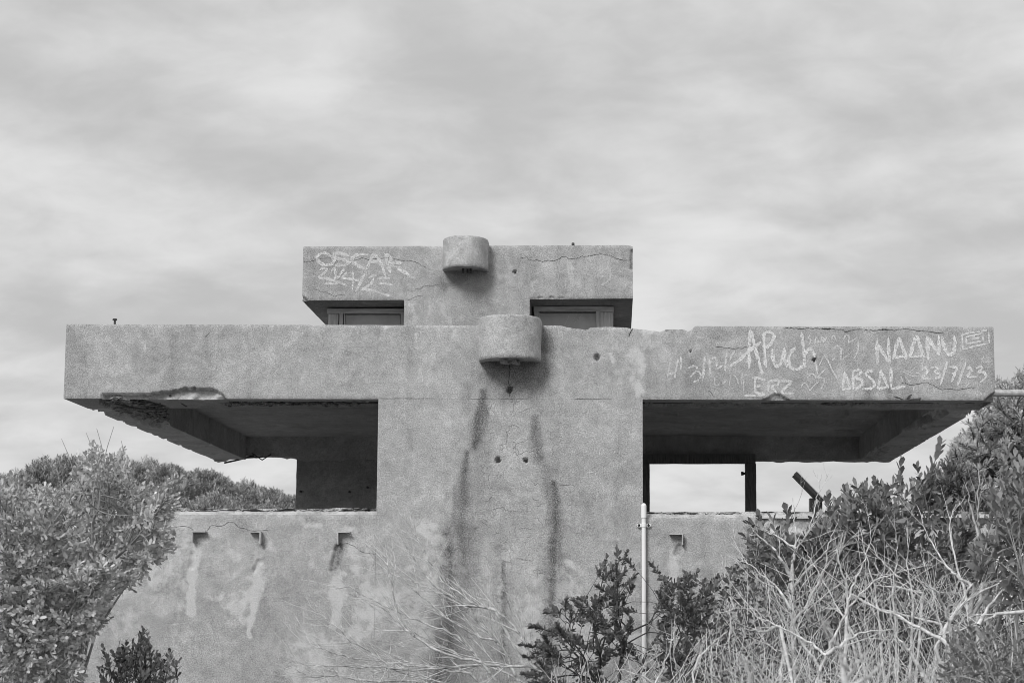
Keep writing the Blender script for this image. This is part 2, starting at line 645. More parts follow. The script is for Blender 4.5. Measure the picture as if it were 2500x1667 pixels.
PALE = [
    ([(1578, 812), (1580, 842)], [20, 20], 0.75),
    ([(1545, 860), (1556, 905)], [24, 28], 0.6),
    ([(1500, 850), (1530, 880)], [12, 14], 0.4),
    ([(1545, 930), (1562, 962)], [14, 16], 0.8),
    ([(1488, 868), (1493, 884)], [4, 5], 0.9),
    ([(476, 1335), (474, 1365)], [12, 18], 0.8),
    ([(474, 1365), (470, 1420), (464, 1500)], [17, 17, 13], 0.9),
    ([(634, 1350), (630, 1400)], [20, 22], 0.75),
    ([(630, 1395), (622, 1450), (612, 1550)], [19, 15, 7], 0.95),
    ([(560, 1330), (600, 1370)], [26, 36], 0.5),
    ([(540, 1400), (600, 1405)], [16, 20], 0.5),
    ([(655, 1320), (670, 1360)], [22, 24], 0.45),
    ([(812, 1350), (806, 1395), (845, 1400)], [10, 12, 8], 0.7),
    ([(822, 1400), (822, 1450), (822, 1520)], [20, 22, 18], 0.8),
    ([(860, 1350), (880, 1400)], [30, 26], 0.5),
    ([(720, 1270), (800, 1290), (890, 1295)], [16, 12, 12], 0.45),
    ([(730, 1380), (750, 1360), (760, 1400)], [14, 12, 12], 0.4),
    ([(430, 1420), (475, 1430)], [16, 20], 0.55),
    ([(360, 1440), (380, 1460)], [34, 26], 0.45),
    ([(590, 1445), (605, 1455)], [12, 10], 0.5),
    ([(926, 1430), (925, 1480)], [14, 18], 0.55),
    ([(1040, 1290), (1050, 1320), (1110, 1310)], [12, 16, 10], 0.75),
    ([(1105, 1295), (1112, 1345)], [12, 8], 0.7),
    ([(1090, 1240), (1100, 1255)], [10, 8], 0.5),
    ([(1380, 1375), (1420, 1400)], [10, 14], 0.6),
    ([(1393, 1412), (1398, 1430)], [7, 6], 1.0),
    ([(1450, 1380), (1530, 1390), (1620, 1400)], [16, 22, 26], 0.4),
    ([(1465, 1320), (1480, 1310), (1530, 1320)], [10, 14, 14], 0.4),
    ([(1650, 1340), (1640, 1400), (1645, 1470)], [18, 16, 14], 0.6),
    ([(1350, 1385), (1345, 1395)], [8, 8], 0.8),
    ([(1240, 660), (1300, 690)], [30, 34], 0.35),
    ([(1390, 650), (1420, 690), (1450, 710)], [24, 30, 24], 0.4),
    ([(1020, 770), (1100, 770)], [36, 30], 0.35),
    ([(1000, 740), (1010, 750)], [10, 10], 0.5),
    ([(1230, 740), (1280, 760)], [24, 20], 0.3),
    ([(860, 640), (1000, 700)], [50, 50], 0.25),
    ([(590, 838), (600, 842)], [9, 7], 0.6),
    ([(640, 885), (690, 895)], [18, 14], 0.3),
    ([(305, 892), (315, 900)], [8, 6], 0.5),
    ([(295, 826), (330, 834), (349, 832), (352, 858)], [3, 3, 3, 3], 0.55),
    ([(308, 810), (308, 826)], [3, 3], 0.4),
    ([(865, 795), (857, 815), (856, 840)], [7, 4, 4], 0.5),
    ([(875, 812), (880, 806)], [10, 8], 0.4),
    ([(942, 798), (938, 812)], [4, 3], 0.5),
    ([(1014, 792), (1008, 815), (1010, 845)], [4, 3, 3], 0.5),
    ([(1110, 810), (1098, 835)], [7, 4], 0.4),
    ([(980, 870), (1060, 880)], [22, 20], 0.2),
    ([(600, 890), (650, 920)], [5, 5], 0.25),
    ([(1290, 990), (1330, 1010)], [26, 20], 0.15),
    ([(1640, 860), (1760, 880)], [20, 20], 0.12),
    ([(1900, 965), (2390, 968)], [10, 10], 0.25),
    ([(1900, 850), (2380, 890)], [70, 60], 0.16),
    ([(530, 1600), (700, 1640)], [60, 60], 0.2),
    ([(250, 1560), (300, 1500)], [60, 60], 0.35),
]


def paint(pos):
    u, v = UV(pos)
    w1 = (fbm(pos, 7.0, 4, 31) - 0.5)
    w2 = (fbm(pos, 3.0, 3, 47) - 0.5)
    w3 = (fbm(pos, 26.0, 3, 77) - 0.5)
    dark = np.zeros(u.shape)
    pale = np.zeros(u.shape)
    uu = u + w2 * 12
    rib = fbm(np.stack([pos[..., 0] * 26, pos[..., 1], pos[..., 2] * 1.1], -1), 1.0, 3, 17)
    for pts, wd, s in DARK:
        d = polydist(uu, v, pts, wd) + w1 * 1.1 + w3 * 0.7
        vert = abs(pts[-1][0] - pts[0][0]) < abs(pts[-1][1] - pts[0][1])
        k = (0.45 + 1.1 * rib) if (vert and len(pts) > 3) else 1.0
        dark = np.maximum(dark, np.clip(1.1 * s * k * (1 - sstep(0.0, 1.95, d)), 0, 1))
    # faint vertical run-off everywhere
    run = fbm(np.stack([pos[..., 0] * 9, pos[..., 1], pos[..., 2] * 0.7], -1), 1.0, 3, 91)
    dark = np.maximum(dark, 0.22 * sstep(0.55, 0.8, run))
    for pts, wd, s in PALE:
        d = polydist(u + w1 * 20, v + w2 * 20, pts, wd) + w1 * 1.3 + w3 * 0.8
        k = min(wd)
        if k > 5:
            q = (1 - sstep(0.1, 1.6, d)) * 0.95 + w1 * 0.9 + w3 * 0.6
            pale = np.maximum(pale, s * (0.45 * (1 - sstep(0.0, 2.0, d)) + 0.6 * sstep(0.15, 1.0, q)))
        else:
            pale = np.maximum(pale, s * (1 - sstep(0.4, 1.8, d)))
    # scattered lime flecks
    fl = fbm(pos, 2.2, 5, 63, 0.6)
    pale = np.maximum(pale, (0.25 + 0.35 * sstep(1240, 1300, v)) * sstep(0.55, 0.68, fl))
    sp = inpoly(u, v + w1 * 6, [(385, 985), (400, 962), (450, 953), (500, 950), (540, 962), (548, 985)])
    pale = np.maximum(pale, 0.95 * sp * (pos[..., 1] < 1))
    craze = sstep(1.5, 0.7, polydist(u, v, [(1290, 1040), (1270, 1250), (1260, 1600)], [110, 150, 170]))
    return dict(dark=dark, pale=pale, craze=craze)


def lin(p, q):
    return lambda x: p[2] + (q[2] - p[2]) * (x - p[0]) / (q[0] - p[0])


def facade(mb, x0, x1, zb, zt, y0, y1, res, recess=None, chip=None, soff=None, ny=None, paintit=True, back=True, nowear=None):
    """a wall block: front face a painted relief grid, underside a relief grid, plain top, sides and back"""
    nx = max(2, int((x1 - x0) / res))
    X = np.linspace(x0, x1, nx + 1)
    ZB, ZT = np.array([zb(x) for x in X]), np.array([zt(x) for x in X])
    if chip is not None:
        ZT = ZT - chip(X)
    nz = max(2, int((ZT.max() - ZB.min()) / res))
    t = np.linspace(0, 1, nz + 1)
    Z = ZB[:, None] + (ZT - ZB)[:, None] * t[None]
    pos = np.stack([np.broadcast_to(X[:, None], Z.shape), np.full(Z.shape, y0), Z], -1)
    dy = (fbm(pos, 5.0, 4, 21) - 0.5) * 0.006
    if recess is not None:
        dy = dy + recess(pos)
    # worn edges
    e = np.minimum(np.abs(pos[..., 2] - ZB[:, None]), np.abs(pos[..., 2] - ZT[:, None]))
    wear = np.exp(-(e / 0.012) ** 2) * (0.002 + 0.007 * fbm(pos, 9.0, 3, 8))
    if nowear == 'top':
        wear = wear * (pos[..., 2] < ZT[:, None] - 0.2)
    elif nowear is not None:
        wear = wear * ~((pos[..., 0] > nowear[0]) & (pos[..., 0] < nowear[1]) & (pos[..., 2] < ZT[:, None] - 0.2))
    dy = dy + wear
    att = paint(pos) if paintit else {}
    p2 = pos.copy()
    p2[..., 1] += dy
    mb.grid(p2, True, False, **att)
    ny = ny or max(2, int((y1 - y0) / 0.03))
    s = np.linspace(0, 1, ny + 1)
    fy = p2[:, 0, 1]
    bot = np.stack([np.broadcast_to(X[:, None], (nx + 1, ny + 1)), fy[:, None] + (y1 - fy)[:, None] * s[None],
                    np.broadcast_to(p2[:, 0, 2][:, None], (nx + 1, ny + 1))], -1).copy()
    if soff is not None:
        bot[:, 1:, 2] += soff(bot)[:, 1:]
    mb.grid(bot, False, True)
    ty = p2[:, -1, 1]
    top = np.stack([np.broadcast_to(X[:, None], (nx + 1, 3)), ty[:, None] + (y1 - ty)[:, None] * np.array([0, 0.5, 1])[None],
                    np.broadcast_to(p2[:, -1, 2][:, None], (nx + 1, 3))], -1)
    mb.grid(top, True, False)
    for i, fl in ((0, True), (-1, False)):
        col = p2[i]
        sd = np.stack([col, np.stack([col[:, 0], np.full(len(col), y1), col[:, 2]], -1)], 0)
        mb.grid(sd, False, fl)
    if back:
        bk = np.stack([np.stack([X, np.full(nx + 1, y1), bot[:, -1, 2]], -1), np.stack([X, np.full(nx + 1, y1), p2[:, -1, 2]], -1)], 1)
        mb.grid(bk, False, True)
    return p2


# ------------------------------------------------------------------ the observation post
post = thing('observation_post', 'weathered concrete observation post with two flat cantilevered roof slabs above a broad central pier', 'building', (-0.8, 0.0, 0.3))

TL, TR = P(162, 790, 0), P(2426, 797, 0)
BL, BR = P(155, 972, 0), P(2430, 976, 0)
XL, XR = (TL[0] + BL[0]) / 2, (TR[0] + BR[0]) / 2
ztop, zbot = lin(TL, TR), lin(BL, BR)
ZB0 = zbot(0.0)                        # underside of the lower slab
ZC = ZB0 + 0.245                       # ceiling level inside the edge beams
DEP = 5.2
print('slab', XL, XR, ZB0, ztop(0))


def chip_main(X):
    u, v = UV(np.stack([X, 0 * X, np.full(X.shape, ztop(0.0))], -1))
    c = np.zeros(X.shape)
    n = fbm(np.stack([X, 0 * X, 0 * X], -1), 14.0, 3, 4)
    # spalled top edge between the hood and the right arm of the slab
    c += np.interp(u, [1370, 1385, 1405, 1435, 1440, 1480, 1525, 1545, 1560, 1600, 1612, 1625, 1670, 1680, 1688, 1698],
                   [0, 5, 8, 10, 4, 3, 4, 7, 9, 12, 14, 9, 9, 13, 9, 0])
    c += np.interp(u, [755, 765, 778, 790], [0, 2.5, 2, 0])
    c += np.interp(u, [1860, 1870, 1890], [0, 1.5, 0])
    return (c * (0.85 + 0.3 * n) + 0.9 * n) / 330.0


SPALL = [(250, 980), (250, 961), (272, 958), (330, 962), (370, 960), (400, 955), (440, 950), (470, 946), (495, 945), (520, 949), (535, 956), (548, 968), (552, 980)]


def recess_main(pos):
    u, v = UV(pos)
    n = fbm(pos, 16.0, 4, 14) - 0.5
    m = inpoly(u + n * 6, v + n * 8, SPALL)
    r = m * (0.045 + 0.05 * (fbm(pos, 22.0, 4, 15) - 0.3))
    # small chip on the right arm underside and the broken right corner
    m2 = inpoly(u, v + n * 5, [(1835, 985), (1872, 972), (1890, 960), (1905, 962), (1925, 975), (1930, 985)])
    r += m2 * (0.03 + 0.05 * n)
    m3 = inpoly(u + n * 4, v + n * 4, [(2400, 985), (2412, 968), (2428, 958), (2440, 958), (2440, 990)])
    r += m3 * (0.07 + 0.08 * n)
    m4 = inpoly(u, v + n * 4, [(2208, 985), (2215, 972), (2226, 963), (2222, 974), (2250, 972), (2240, 985)])
    r += m4 * 0.02
    r += inpoly(u, v + n * 4, [(1620, 805), (1628, 806), (1636, 812), (1630, 813)]) * 0.012
    # holes
    for hu, hv, hr in ((1458, 872, 7), (1988, 877, 5), (1686, 856, 3), (1244, 952, 7)):
        r += 0.05 * (np.hypot(u - hu, v - hv + n * 4) < hr)
    return r


def tear(p):
    u, v = UV(p)
    m = sstep(1.0, 0.7, polydist(u, v, [(270, 988), (335, 1008), (395, 1018)], [30, 38, 30]))
    m = m * sstep(XL + 0.14, XL + 0.24, p[..., 0] + 0.10 * (fbm(p, 8.0, 3, 34) - 0.5))
    return m * (0.05 + 0.42 * (fbm(p, 11.0, 5, 35, 0.72) - 0.40))


def soff_main(p):
    u, v = UV(p)
    n = fbm(p, 9.0, 5, 33, 0.6)
    z = (n - 0.5) * 0.012
    # torn-out concrete at the left corner
    z += tear(p)
    # spalled strip behind the front arris, with bars showing
    yy = p[..., 1]
    st = sstep(0.16, 0.20, yy + 0.06 * (n - 0.5)) * (1 - sstep(0.40, 0.46, yy + 0.15 * (n - 0.5)))
    z += st * (u > 560) * (0.01 + 0.26 * np.maximum(0, fbm(p * np.array([0.5, 1, 1]), 13.0, 5, 37, 0.68) - 0.42))
    return z


mb = MB()
FB = 0.62                              # front beam depth
facade(mb, XL, XR, zbot, ztop, 0.0, FB, 0.0105, recess_main, chip_main, soff_main, ny=44, nowear=(P(922, 1000, 0)[0], P(1568, 1000, 0)[0]))
slab = mb.build('roof_slab', M['wall'], post)
slab["label"] = "lower roof slab with chipped edges and scratched writing"
# side beams, rear beam and ceiling are pieces of the slab
W = 0.34


def rot_bot(a, s):
    def f(p):
        if s == 51:
            return tear(p) + a * np.maximum(0, fbm(p, 5.0, 4, s, 0.55) - 0.56)
        u, v = UV(p)
        g = sstep(1.1, 0.5, polydist(u, v, [(2205, 1040), (2260, 1022), (2300, 1008)], [16, 14, 10]) + 1.2 * (fbm(p, 9.0, 3, 44) - 0.5))
        return g * (0.05 + 0.25 * (fbm(p, 13.0, 4, 45, 0.7) - 0.4)) + a * np.maximum(0, fbm(p, 5.0, 4, s, 0.55) - 0.56)
    return f


mb = MB()
mb.rbox(XL + 0.004, XL + W, FB + 0.002, DEP - 0.2, zbot(XL) + 0.001, ztop(XL) - 0.10, 0.025, 0.004, 5, bot=rot_bot(0.25, 51))
mb.build('side_beam', M['soffit'], slab)
mb = MB()
mb.rbox(XR - W, XR - 0.004, FB + 0.002, DEP - 0.2, zbot(XR) + 0.001, ztop(XR) - 0.10, 0.025, 0.004, 5, bot=rot_bot(0.45, 52))
mb.build('side_beam', M['soffit'], slab)


def rear_bot(p):
    u, v = UV(p)
    n = fbm(p, 7.0, 5, 53, 0.6)
    z = 0.05 * (n - 0.5)
    # the eaten-away bay at the rear left
    z += 0.05 * sstep(545, 570, u) * (1 - sstep(705, 740, u)) * (0.4 + fbm(p, 16.0, 4, 54))
    return z


mb = MB()
mb.rbox(XL + 0.006, XR - 0.006, DEP - 0.198, DEP, ZB0 + 0.002, ztop(0) - 0.10, 0.045, 0.006, 6, bot=rear_bot)
mb.build('rear_beam', M['soffit'], slab)
mb = MB()


def ceil_bot(p):
    n = fbm(p * np.array([0.5, 2.2, 1.0]), 3.0, 5, 57, 0.6)
    u, v = UV(p)
    w = fbm(p, 4.0, 4, 58) - 0.5
    g = 0
    for pts, wd in (([(1945, 1026), (2040, 1030), (2130, 1030)], [4, 7, 5]), ([(1700, 1040), (1770, 1039)], [3, 3]), ([(2000, 1005), (2060, 1010)], [6, 8]), ([(2040, 1052), (2100, 1053)], [3, 3]), ([(1620, 1012), (1650, 1012)], [3, 2])):
        g = np.maximum(g, sstep(1.3, 0.6, polydist(u, v + 10 * w, pts, wd)))
    return 0.10 * np.maximum(0, n - 0.58) + 0.05 * g


mb.rbox(XL + W - 0.01, XR - W + 0.01, FB - 0.01, DEP - 0.19, ZC, ztop(0) - 0.10, 0.028, 0.002, 4, bot=ceil_bot)
mb.build('ceiling', M['soffit'], slab)

mb = MB()
mb.rbox(XL + 0.01, XR - 0.01, FB + 0.004, DEP - 0.12, ztop(0) - 0.12, ztop(0) - 0.055, 0.2, 0.004, 3)
mb.build('roof_felt', M['felt'], slab)

# reinforcing bars hanging from the broken soffit
rear_y = DEP - 0.21


def bar(pts, r=0.008, parent=slab, name='reinforcing_bar', mat='rust'):
    b = MB()
    b.pipe(pts, r, 6)
    return b.build(name, M[mat], parent)


bar([P(548, 1129, rear_y - 0.1), P(580, 1122, rear_y), P(620, 1112, rear_y)], 0.010)
bar([P(568, 1118, rear_y), P(600, 1117, rear_y), P(650, 1114, rear_y + .02)], 0.008)
bar([P(615, 1105, rear_y - .02), P(640, 1122, rear_y - .02), P(662, 1108, rear_y - .02)], 0.007)
bar([P(415, 965, .05), P(436, 978, .2), P(455, 990, .45)], 0.009)
bar([P(318, 972, .07), P(332, 982, .2), P(338, 990, .4)], 0.007)
bar([P(378, 1008, .5), P(388, 990, .35), P(395, 975, .2)], 0.007)
bar([P(280, 985, .12), P(330, 996, .20), P(400, 1000, .25)], 0.006)
for k in range(2):
    yy = 0.22 + 0.12 * k
    xs = np.linspace(P(570, 980, yy)[0], P(2380, 980, yy)[0], 60)
    w = fbm(np.stack([xs, 0 * xs, 0 * xs + k], -1), 1.5, 2, 5) - 0.5
    bar(np.stack([xs, yy + 0.02 * w, ZB0 + 0.020 + 0.02 * w], -1), 0.007)



def rubble(name, cen, size, mat, parent, seed):
    """broken aggregate left hanging in a spall: many small irregular lumps, too small to pick apart"""
    r = np.random.default_rng(seed)
    b = MB()
    oct_ = np.array([(1, 0, 0), (-1, 0, 0), (0, 1, 0), (0, -1, 0), (0, 0, 1), (0, 0, -1)], float)
    fc = np.array([(0, 2, 4), (2, 1, 4), (1, 3, 4), (3, 0, 4), (2, 0, 5), (1, 2, 5), (3, 1, 5), (0, 3, 5)])
    n = len(cen)
    q = r.normal(0, 1, (n, 3, 3))
    q = np.linalg.qr(q)[0]
    sc = size * r.uniform(0.3, 1.2, (n, 1, 1)) * r.uniform(0.5, 1.3, (n, 6, 1))
    v = np.einsum('kj,nij->nki', oct_, q) * sc * np.array([1.5, 1.2, 0.6]) + cen[:, None]
    f = (np.arange(n)[:, None, None] * 6 + fc[None]).reshape(-1, 3)
    b.add(v, [f], False, dark=r.uniform(0, 0.9, (n, 1)).repeat(6, 1))
    o = b.build(name, M[mat], parent)
    o['kind'] = 'stuff'
    return o


rr_ = np.random.default_rng(8)
c = []
while len(c) < 520:
    t = rr_.random()
    u, v = 262 + 140 * t + rr_.normal(0, 6), 984 + 34 * t + rr_.uniform(-16 - 6 * t, 16)
    if u < 255 or v < 975 or u < 155 + (v - 972) * 2.45 + 55:
        continue
    # the soffit is a level plane: find where this sight line meets it
    a_, b2_ = P(u, v, 0.0), P(u, v, 3.0)
    k = (ZB0 - a_[2]) / (b2_[2] - a_[2])
    if 0.0 < k < 0.6:
        c.append(a_ + (b2_ - a_) * k + np.array([0, 0, rr_.uniform(-0.004, 0.035)]))
rubble('spall_rubble', np.array(c), 0.028, 'core', slab, 61)
c = []
for x0, x1, n in ((P(545, 980, .3)[0], P(915, 980, .3)[0], 420), (P(1580, 980, .3)[0], P(2360, 980, .3)[0], 700)):
    x = rr_.uniform(x0, x1, n)
    dens = fbm(np.stack([x, 0 * x, 0 * x], -1), 2.2, 3, 12)
    x = x[dens > 0.42]
    y = 0.27 + 0.05 * (fbm(np.stack([x, 0 * x, 0 * x], -1), 1.3, 2, 2) - 0.5) * 4 + rr_.normal(0, 0.035, len(x))
    c.append(np.stack([x, y, np.full(len(x), ZB0) + rr_.uniform(-0.004, 0.02, len(x))], -1))
rubble('spall_rubble', np.concatenate(c), 0.018, 'core', slab, 62)

# central pier
PXL, PXR = P(921.5, 1110, 0)[0], P(1569, 1100, 0)[0]


def recess_pier(pos):
    u, v = UV(pos)
    n = fbm(pos, 16.0, 4, 14) - 0.5
    r = np.zeros(u.shape)
    for hu, hv, hr in ((1215, 1122, 6.5), (1283, 1123, 5.0)):
        r += 0.08 * (np.hypot(u - hu, v - hv + n * 2) < hr)
    cz = sstep(1.5, 0.7, polydist(u, v, [(1290, 1040), (1270, 1250), (1260, 1600)], [110, 150, 170]))
    r += cz * 0.010 * (fbm(pos, 12.0, 4, 71) - 0.5)
    r -= 0.012 * sstep(1.2, 0.3, polydist(u, v, [(1226, 1440), (1224, 1450)], [12, 10]))
    # joint against the parapets
    return r


mb = MB()
facade(mb, PXL, PXR, lambda x: -0.6, lambda x: zbot(x) - 0.0008, 0.0, 0.32, 0.0105, recess_pier, None, None, ny=3, nowear='top')
pier = mb.build('central_pier', M['wall'], post)
pier["label"] = "broad central pier with dark run-off streaks and crazing"

# parapet walls with chamfered, broken sills
ZSL = P(650, 1256, 0)[2]
ZSR = P(1750, 1263, 0)[2]
XWL, XWR = XL + 0.03, XR - 0.03


def recess_left(pos):
    u, v = UV(pos)
    n = fbm(pos, 16.0, 4, 14) - 0.5
    r = np.zeros(u.shape)
    r += 0.022 * sstep(1.1, 0.8, polydist(u, v, [(826, 1335), (824, 1362), (814, 1390)], [10, 11, 9]) + n)
    r += 0.012 * sstep(1.1, 0.6, polydist(u, v, [(632, 1372), (620, 1392)], [7, 7]) + n)
    r += 0.010 * sstep(1.1, 0.6, polydist(u, v, [(470, 1352), (468, 1382)], [5, 7]) + n)
    return r


def recess_right(pos):
    u, v = UV(pos)
    n = fbm(pos, 9.0, 4, 19) - 0.5
    m = sstep(1845, 1862, u + n * 30) * (1 - sstep(1285, 1310, v + n * 30))
    r = m * (0.05 + 0.10 * (fbm(pos, 10.0, 4, 20) - 0.4))
    r += 0.014 * sstep(1.1, 0.6, polydist(u, v, [(1660, 1335), (1652, 1352)], [8, 8]) + n)
    return r


def parapet(x0, x1, zs, recess, sd, dz_band):
    mb = MB()
    facade(mb, x0, x1, lambda x: -0.6, lambda x: zs, 0.0, 0.30, 0.0105, recess, None, None, ny=2)
    wall_ = mb.build('parapet_wall', M['wall'], post)
    # chamfer strip; pale is fresh concrete plus painted light on the upward slope
    nx = int((x1 - x0) / 0.02)
    X = np.linspace(x0, x1, nx + 1)
    t = np.linspace(0, 1, 5)
    n = fbm(np.stack([X, 0 * X, 0 * X + sd], -1), 5.0, 3, sd) - 0.5
    pos = np.stack([np.broadcast_to(X[:, None], (nx + 1, 5)), 0.010 + 0.045 * t[None] + 0 * X[:, None],
                    zs + 0.001 + 0.030 * t[None] + 0.004 * n[:, None] * t[None]], -1)
    mb = MB()
    mb.grid(pos, True, False, pale=np.full(pos.shape[:2], 0.55))
    endb = pos[:, -1]
    mb.grid(np.stack([endb, endb + np.array([0, 0.2, -0.004])], 1), True, False)
    mb.build('sill_chamfer', M['wall'], wall_)
    # broken bedding left on the sill where the window frame was
    nx = int((x1 - x0) / 0.010)
    X = np.linspace(x0, x1, nx + 1)
    nz = 8
    t = np.linspace(0, 1, nz + 1)
    top = dz_band * (0.75 + 0.5 * (fbm(np.stack([X, 0 * X, 0 * X + sd], -1), 2.5, 4, sd + 3) - 0.2))
    pos = np.stack([np.broadcast_to(X[:, None], (nx + 1, nz + 1)), 0.062 + 0.02 * t[None] + 0 * X[:, None],
                    zs + 0.024 + top[:, None] * t[None]], -1).copy()
    hole = fbm(pos * np.array([0.45, 1, 2.2]), 18.0, 4, sd + 5, 0.6)
    pos[..., 1] += 0.07 * np.maximum(0, hole - 0.45) * 4 - 0.025 * (fbm(pos, 30.0, 3, sd + 6) - 0.5)
    mb = MB()
    mb.grid(pos, False, False, pale=np.full(pos.shape[:2], 0.25), dark=np.clip((hole - 0.48) * 7, 0, 0.9))  # dark follows the holes, painting shade into their depth
    bk = pos[:, -1]
    mb.grid(np.stack([bk, bk * np.array([1, 0, 1]) + np.array([0, 0.26, -0.01])], 1), False, False)
    mb.build('broken_sill', M['core'], wall_)
    return wall_


wl = parapet(XWL, PXL - 0.0012, ZSL, recess_left, 101, 0.036)
wl["label"] = "parapet wall left of the pier with three angle irons"
wr = parapet(PXR + 0.0012, XWR, ZSR, recess_right, 202, 0.032)
wr["label"] = "parapet wall right of the pier behind the shrubs"

# side and rear walls, floor
mb = MB()
mb.rbox(XWL, XWL + 0.28, 0.302, DEP - 0.3, -0.6, ZSL - 0.05, 0.25, 0.004, 4)
mb.build('side_wall', M['wall'], post)
mb = MB()
mb.rbox(XWR - 0.28, XWR, 0.302, DEP - 0.3, -0.6, ZSR - 0.05, 0.25, 0.004, 4)
mb.build('side_wall', M['wall'], post)
RX0 = P(722, 1180, rear_y)[0]
RX1 = P(1571, 1180, rear_y)[0]
mb = MB()
mb.rbox(RX0, RX1, DEP - 0.192, DEP - 0.01, 0.6, ZB0 + 0.03, 0.06, 0.005, 5)
rw = mb.build('rear_wall', M['wall'], post)
for hu, hv in ((735, 1199), (854, 1200), (898, 1189)):
    b = MB()
    c = P(hu, hv, DEP - 0.20)
    b.pipe([c, c + np.array([0, -0.03, 0])], 0.012, 8)
    b.build('bolt', M['rust'], rw)
mb = MB()
mb.box(XWL + 0.01, XWR - 0.01, DEP - 0.28, DEP - 0.02, -0.6, ZSL - 0.15)
mb.build('rear_parapet', M['wall'], post)
mb = MB()
mb.box(XWL + 0.02, XWR - 0.02, 0.28, DEP - 0.1, 0.35, 0.5)
mb.build('floor', M['floor'], post)

# timber frame left in the rear opening
fy0, fy1 = DEP - 0.30, DEP - 0.20
fr = MB()
a, b_ = P(1568, 1107, fy0), P(1845, 1130, fy0)
fr.rbox(a[0], b_[0], fy0, fy1, b_[2], a[2], 0.04, 0.003, 8)
frame = fr.build('rear_frame', M['dark_timber'], post)
frame["label"] = "dark timber frame left in the rear opening"
for u0, u1 in ((1568, 1586), (1821, 1846)):
    b = MB()
    a, c = P(u0, 1240, fy0 - 0.004), P(u1, 1130, fy0 - 0.004)
    b.rbox(a[0], c[0], fy0 - 0.004, fy1, 0.5, c[2] - 0.002, 0.05, 0.003, 8)
    b.build('frame_post', M['dark_timber'], frame)
b = MB()
c = P(1820, 1155, fy0 + 0.03)
b.pipe([c, c + np.array([-0.018, 0, 0]), c + np.array([-0.02, 0, 0]), c + np.array([-0.045, 0, 0])], [0.012, 0.012, 0.02, 0.02], 10)
b.build('latch_knob', M['rust'], frame)


# curved hoods on the front of each slab
def hood(parent, uL, uR, vT, vB, Y, proj, straight, sd, label):
    pL, pR = P(uL, (vT + vB) / 2, Y), P(uR, (vT + vB) / 2, Y)
    zt, zb = P(uL, vT, Y)[2], P(uL, vB, Y)[2]
    cx, hw = (pL[0] + pR[0]) / 2, (pR[0] - pL[0]) / 2
    ang = np.linspace(0, math.pi, 49)
    out = [(-hw, 0.05), (-hw, -straight * 0.5)] + [(-hw * math.cos(a), -straight - (proj - straight) * math.sin(a)) for a in ang] + [(hw, -straight * 0.5), (hw, 0.05)]
    out = np.array(out)
    t = np.linspace(0, 1, 34)
    pos = np.zeros((len(out), 34, 3))
    pos[..., 0] = cx + out[:, None, 0]
    pos[..., 1] = Y + out[:, None, 1]
    pos[..., 2] = zb + (zt - zb) * t[None]
    d = np.stack([fbm(pos, 9.0, 4, sd + k) for k in range(3)], -1) - 0.5
    edge = np.exp(-((pos[..., 2] - zb) / 0.006) ** 2) + np.exp(-((pos[..., 2] - zt) / 0.006) ** 2)
    ctr = np.array([cx, Y, 0])
    inw = (ctr - pos)
    inw[..., 2] = 0
    inw /= np.linalg.norm(inw, axis=-1, keepdims=True)
    pos = pos + d * 0.008 + inw * (edge * (0.002 + 0.007 * fbm(pos, 10, 3, sd + 9)))[..., None]
    mb = MB()
    dk = np.clip(fbm(pos, 6.0, 4, sd + 4) - 0.55, 0, 1) * 1.2 + 0.5 * np.exp(-((pos[..., 2] - zb) / 0.02) ** 2)
    mb.grid(pos, True, False, dark=np.clip(dk, 0, 1), pale=0.35 * sstep(0.55, 0.75, fbm(pos, 4.0, 4, sd + 6)))
    for k, fl in ((0, True), (-1, False)):
        rim = pos[:, k]
        c = np.array([cx, Y + 0.02, rim[:, 2].mean()])
        rings = [rim]
        for s_ in (0.75, 0.5, 0.25, 0.02):
            r = c + (rim - c) * s_
            r[:, 2] = rim[:, 2] * s_ + c[2] * (1 - s_) + (fbm(r, 14.0, 4, sd + 8) - 0.5) * 0.02 + (0.012 if k == 0 else -0.004)
            rings.append(r)
        mb.grid(np.stack(rings, 1), False, fl)
    o = mb.build('hood', M['drum'], parent)
    o["label"] = label
    return o, cx, zb


h1, hx, hz = hood(slab, 1171, 1322, 783, 886, 0.0, 0.30, 0.08, 301, 'rounded hood on the front of the lower slab')
b = MB()
for i in range(14):
    a = np.array([hx + rng.uniform(-.05, .08), -0.06 + rng.uniform(-.1, .03), hz - 0.012])
    r = rng.uniform(0.008, 0.02)
    b.rbox(a[0] - r, a[0] + r, a[1] - r, a[1] + r, a[2] - r * 0.6, a[2] + r, 0.012, 0.004, 40)
b.build('broken_lump', M['core'], h1)

# ------------------------------------------------------------------ upper storey
S = 2.0
UTL, UTR = P(741, 601, S), P(1544, 597, S)
UBL, UBR = P(737, 733, S), P(1546, 728, S)
uxl, uxr = (UTL[0] + UBL[0]) / 2, (UTR[0] + UBR[0]) / 2
uzt, uzb = lin(UTL, UTR), lin(UBL, UBR)
UD = 2.6


def recess_up(pos):
    u, v = UV(pos)
    n = fbm(pos, 16.0, 4, 24) - 0.5
    r = 0.05 * (np.hypot(u - 1257, v - 662 + n * 6) < 4.5)
    r += 0.03 * sstep(1.0, 0.5, polydist(u, v, [(1543, 612), (1544, 640), (1543, 655)], [4, 6, 5]) + n)
    r += 0.04 * sstep(1.0, 0.5, polydist(u, v, [(736, 724), (745, 734)], [5, 6]) + n)
    for hu in (1320, 1347, 1370):
        r += 0.015 * sstep(1.0, 0.5, polydist(u, v, [(hu - 4, 726), (hu + 4, 727)], [3, 3]) + n)
    return r


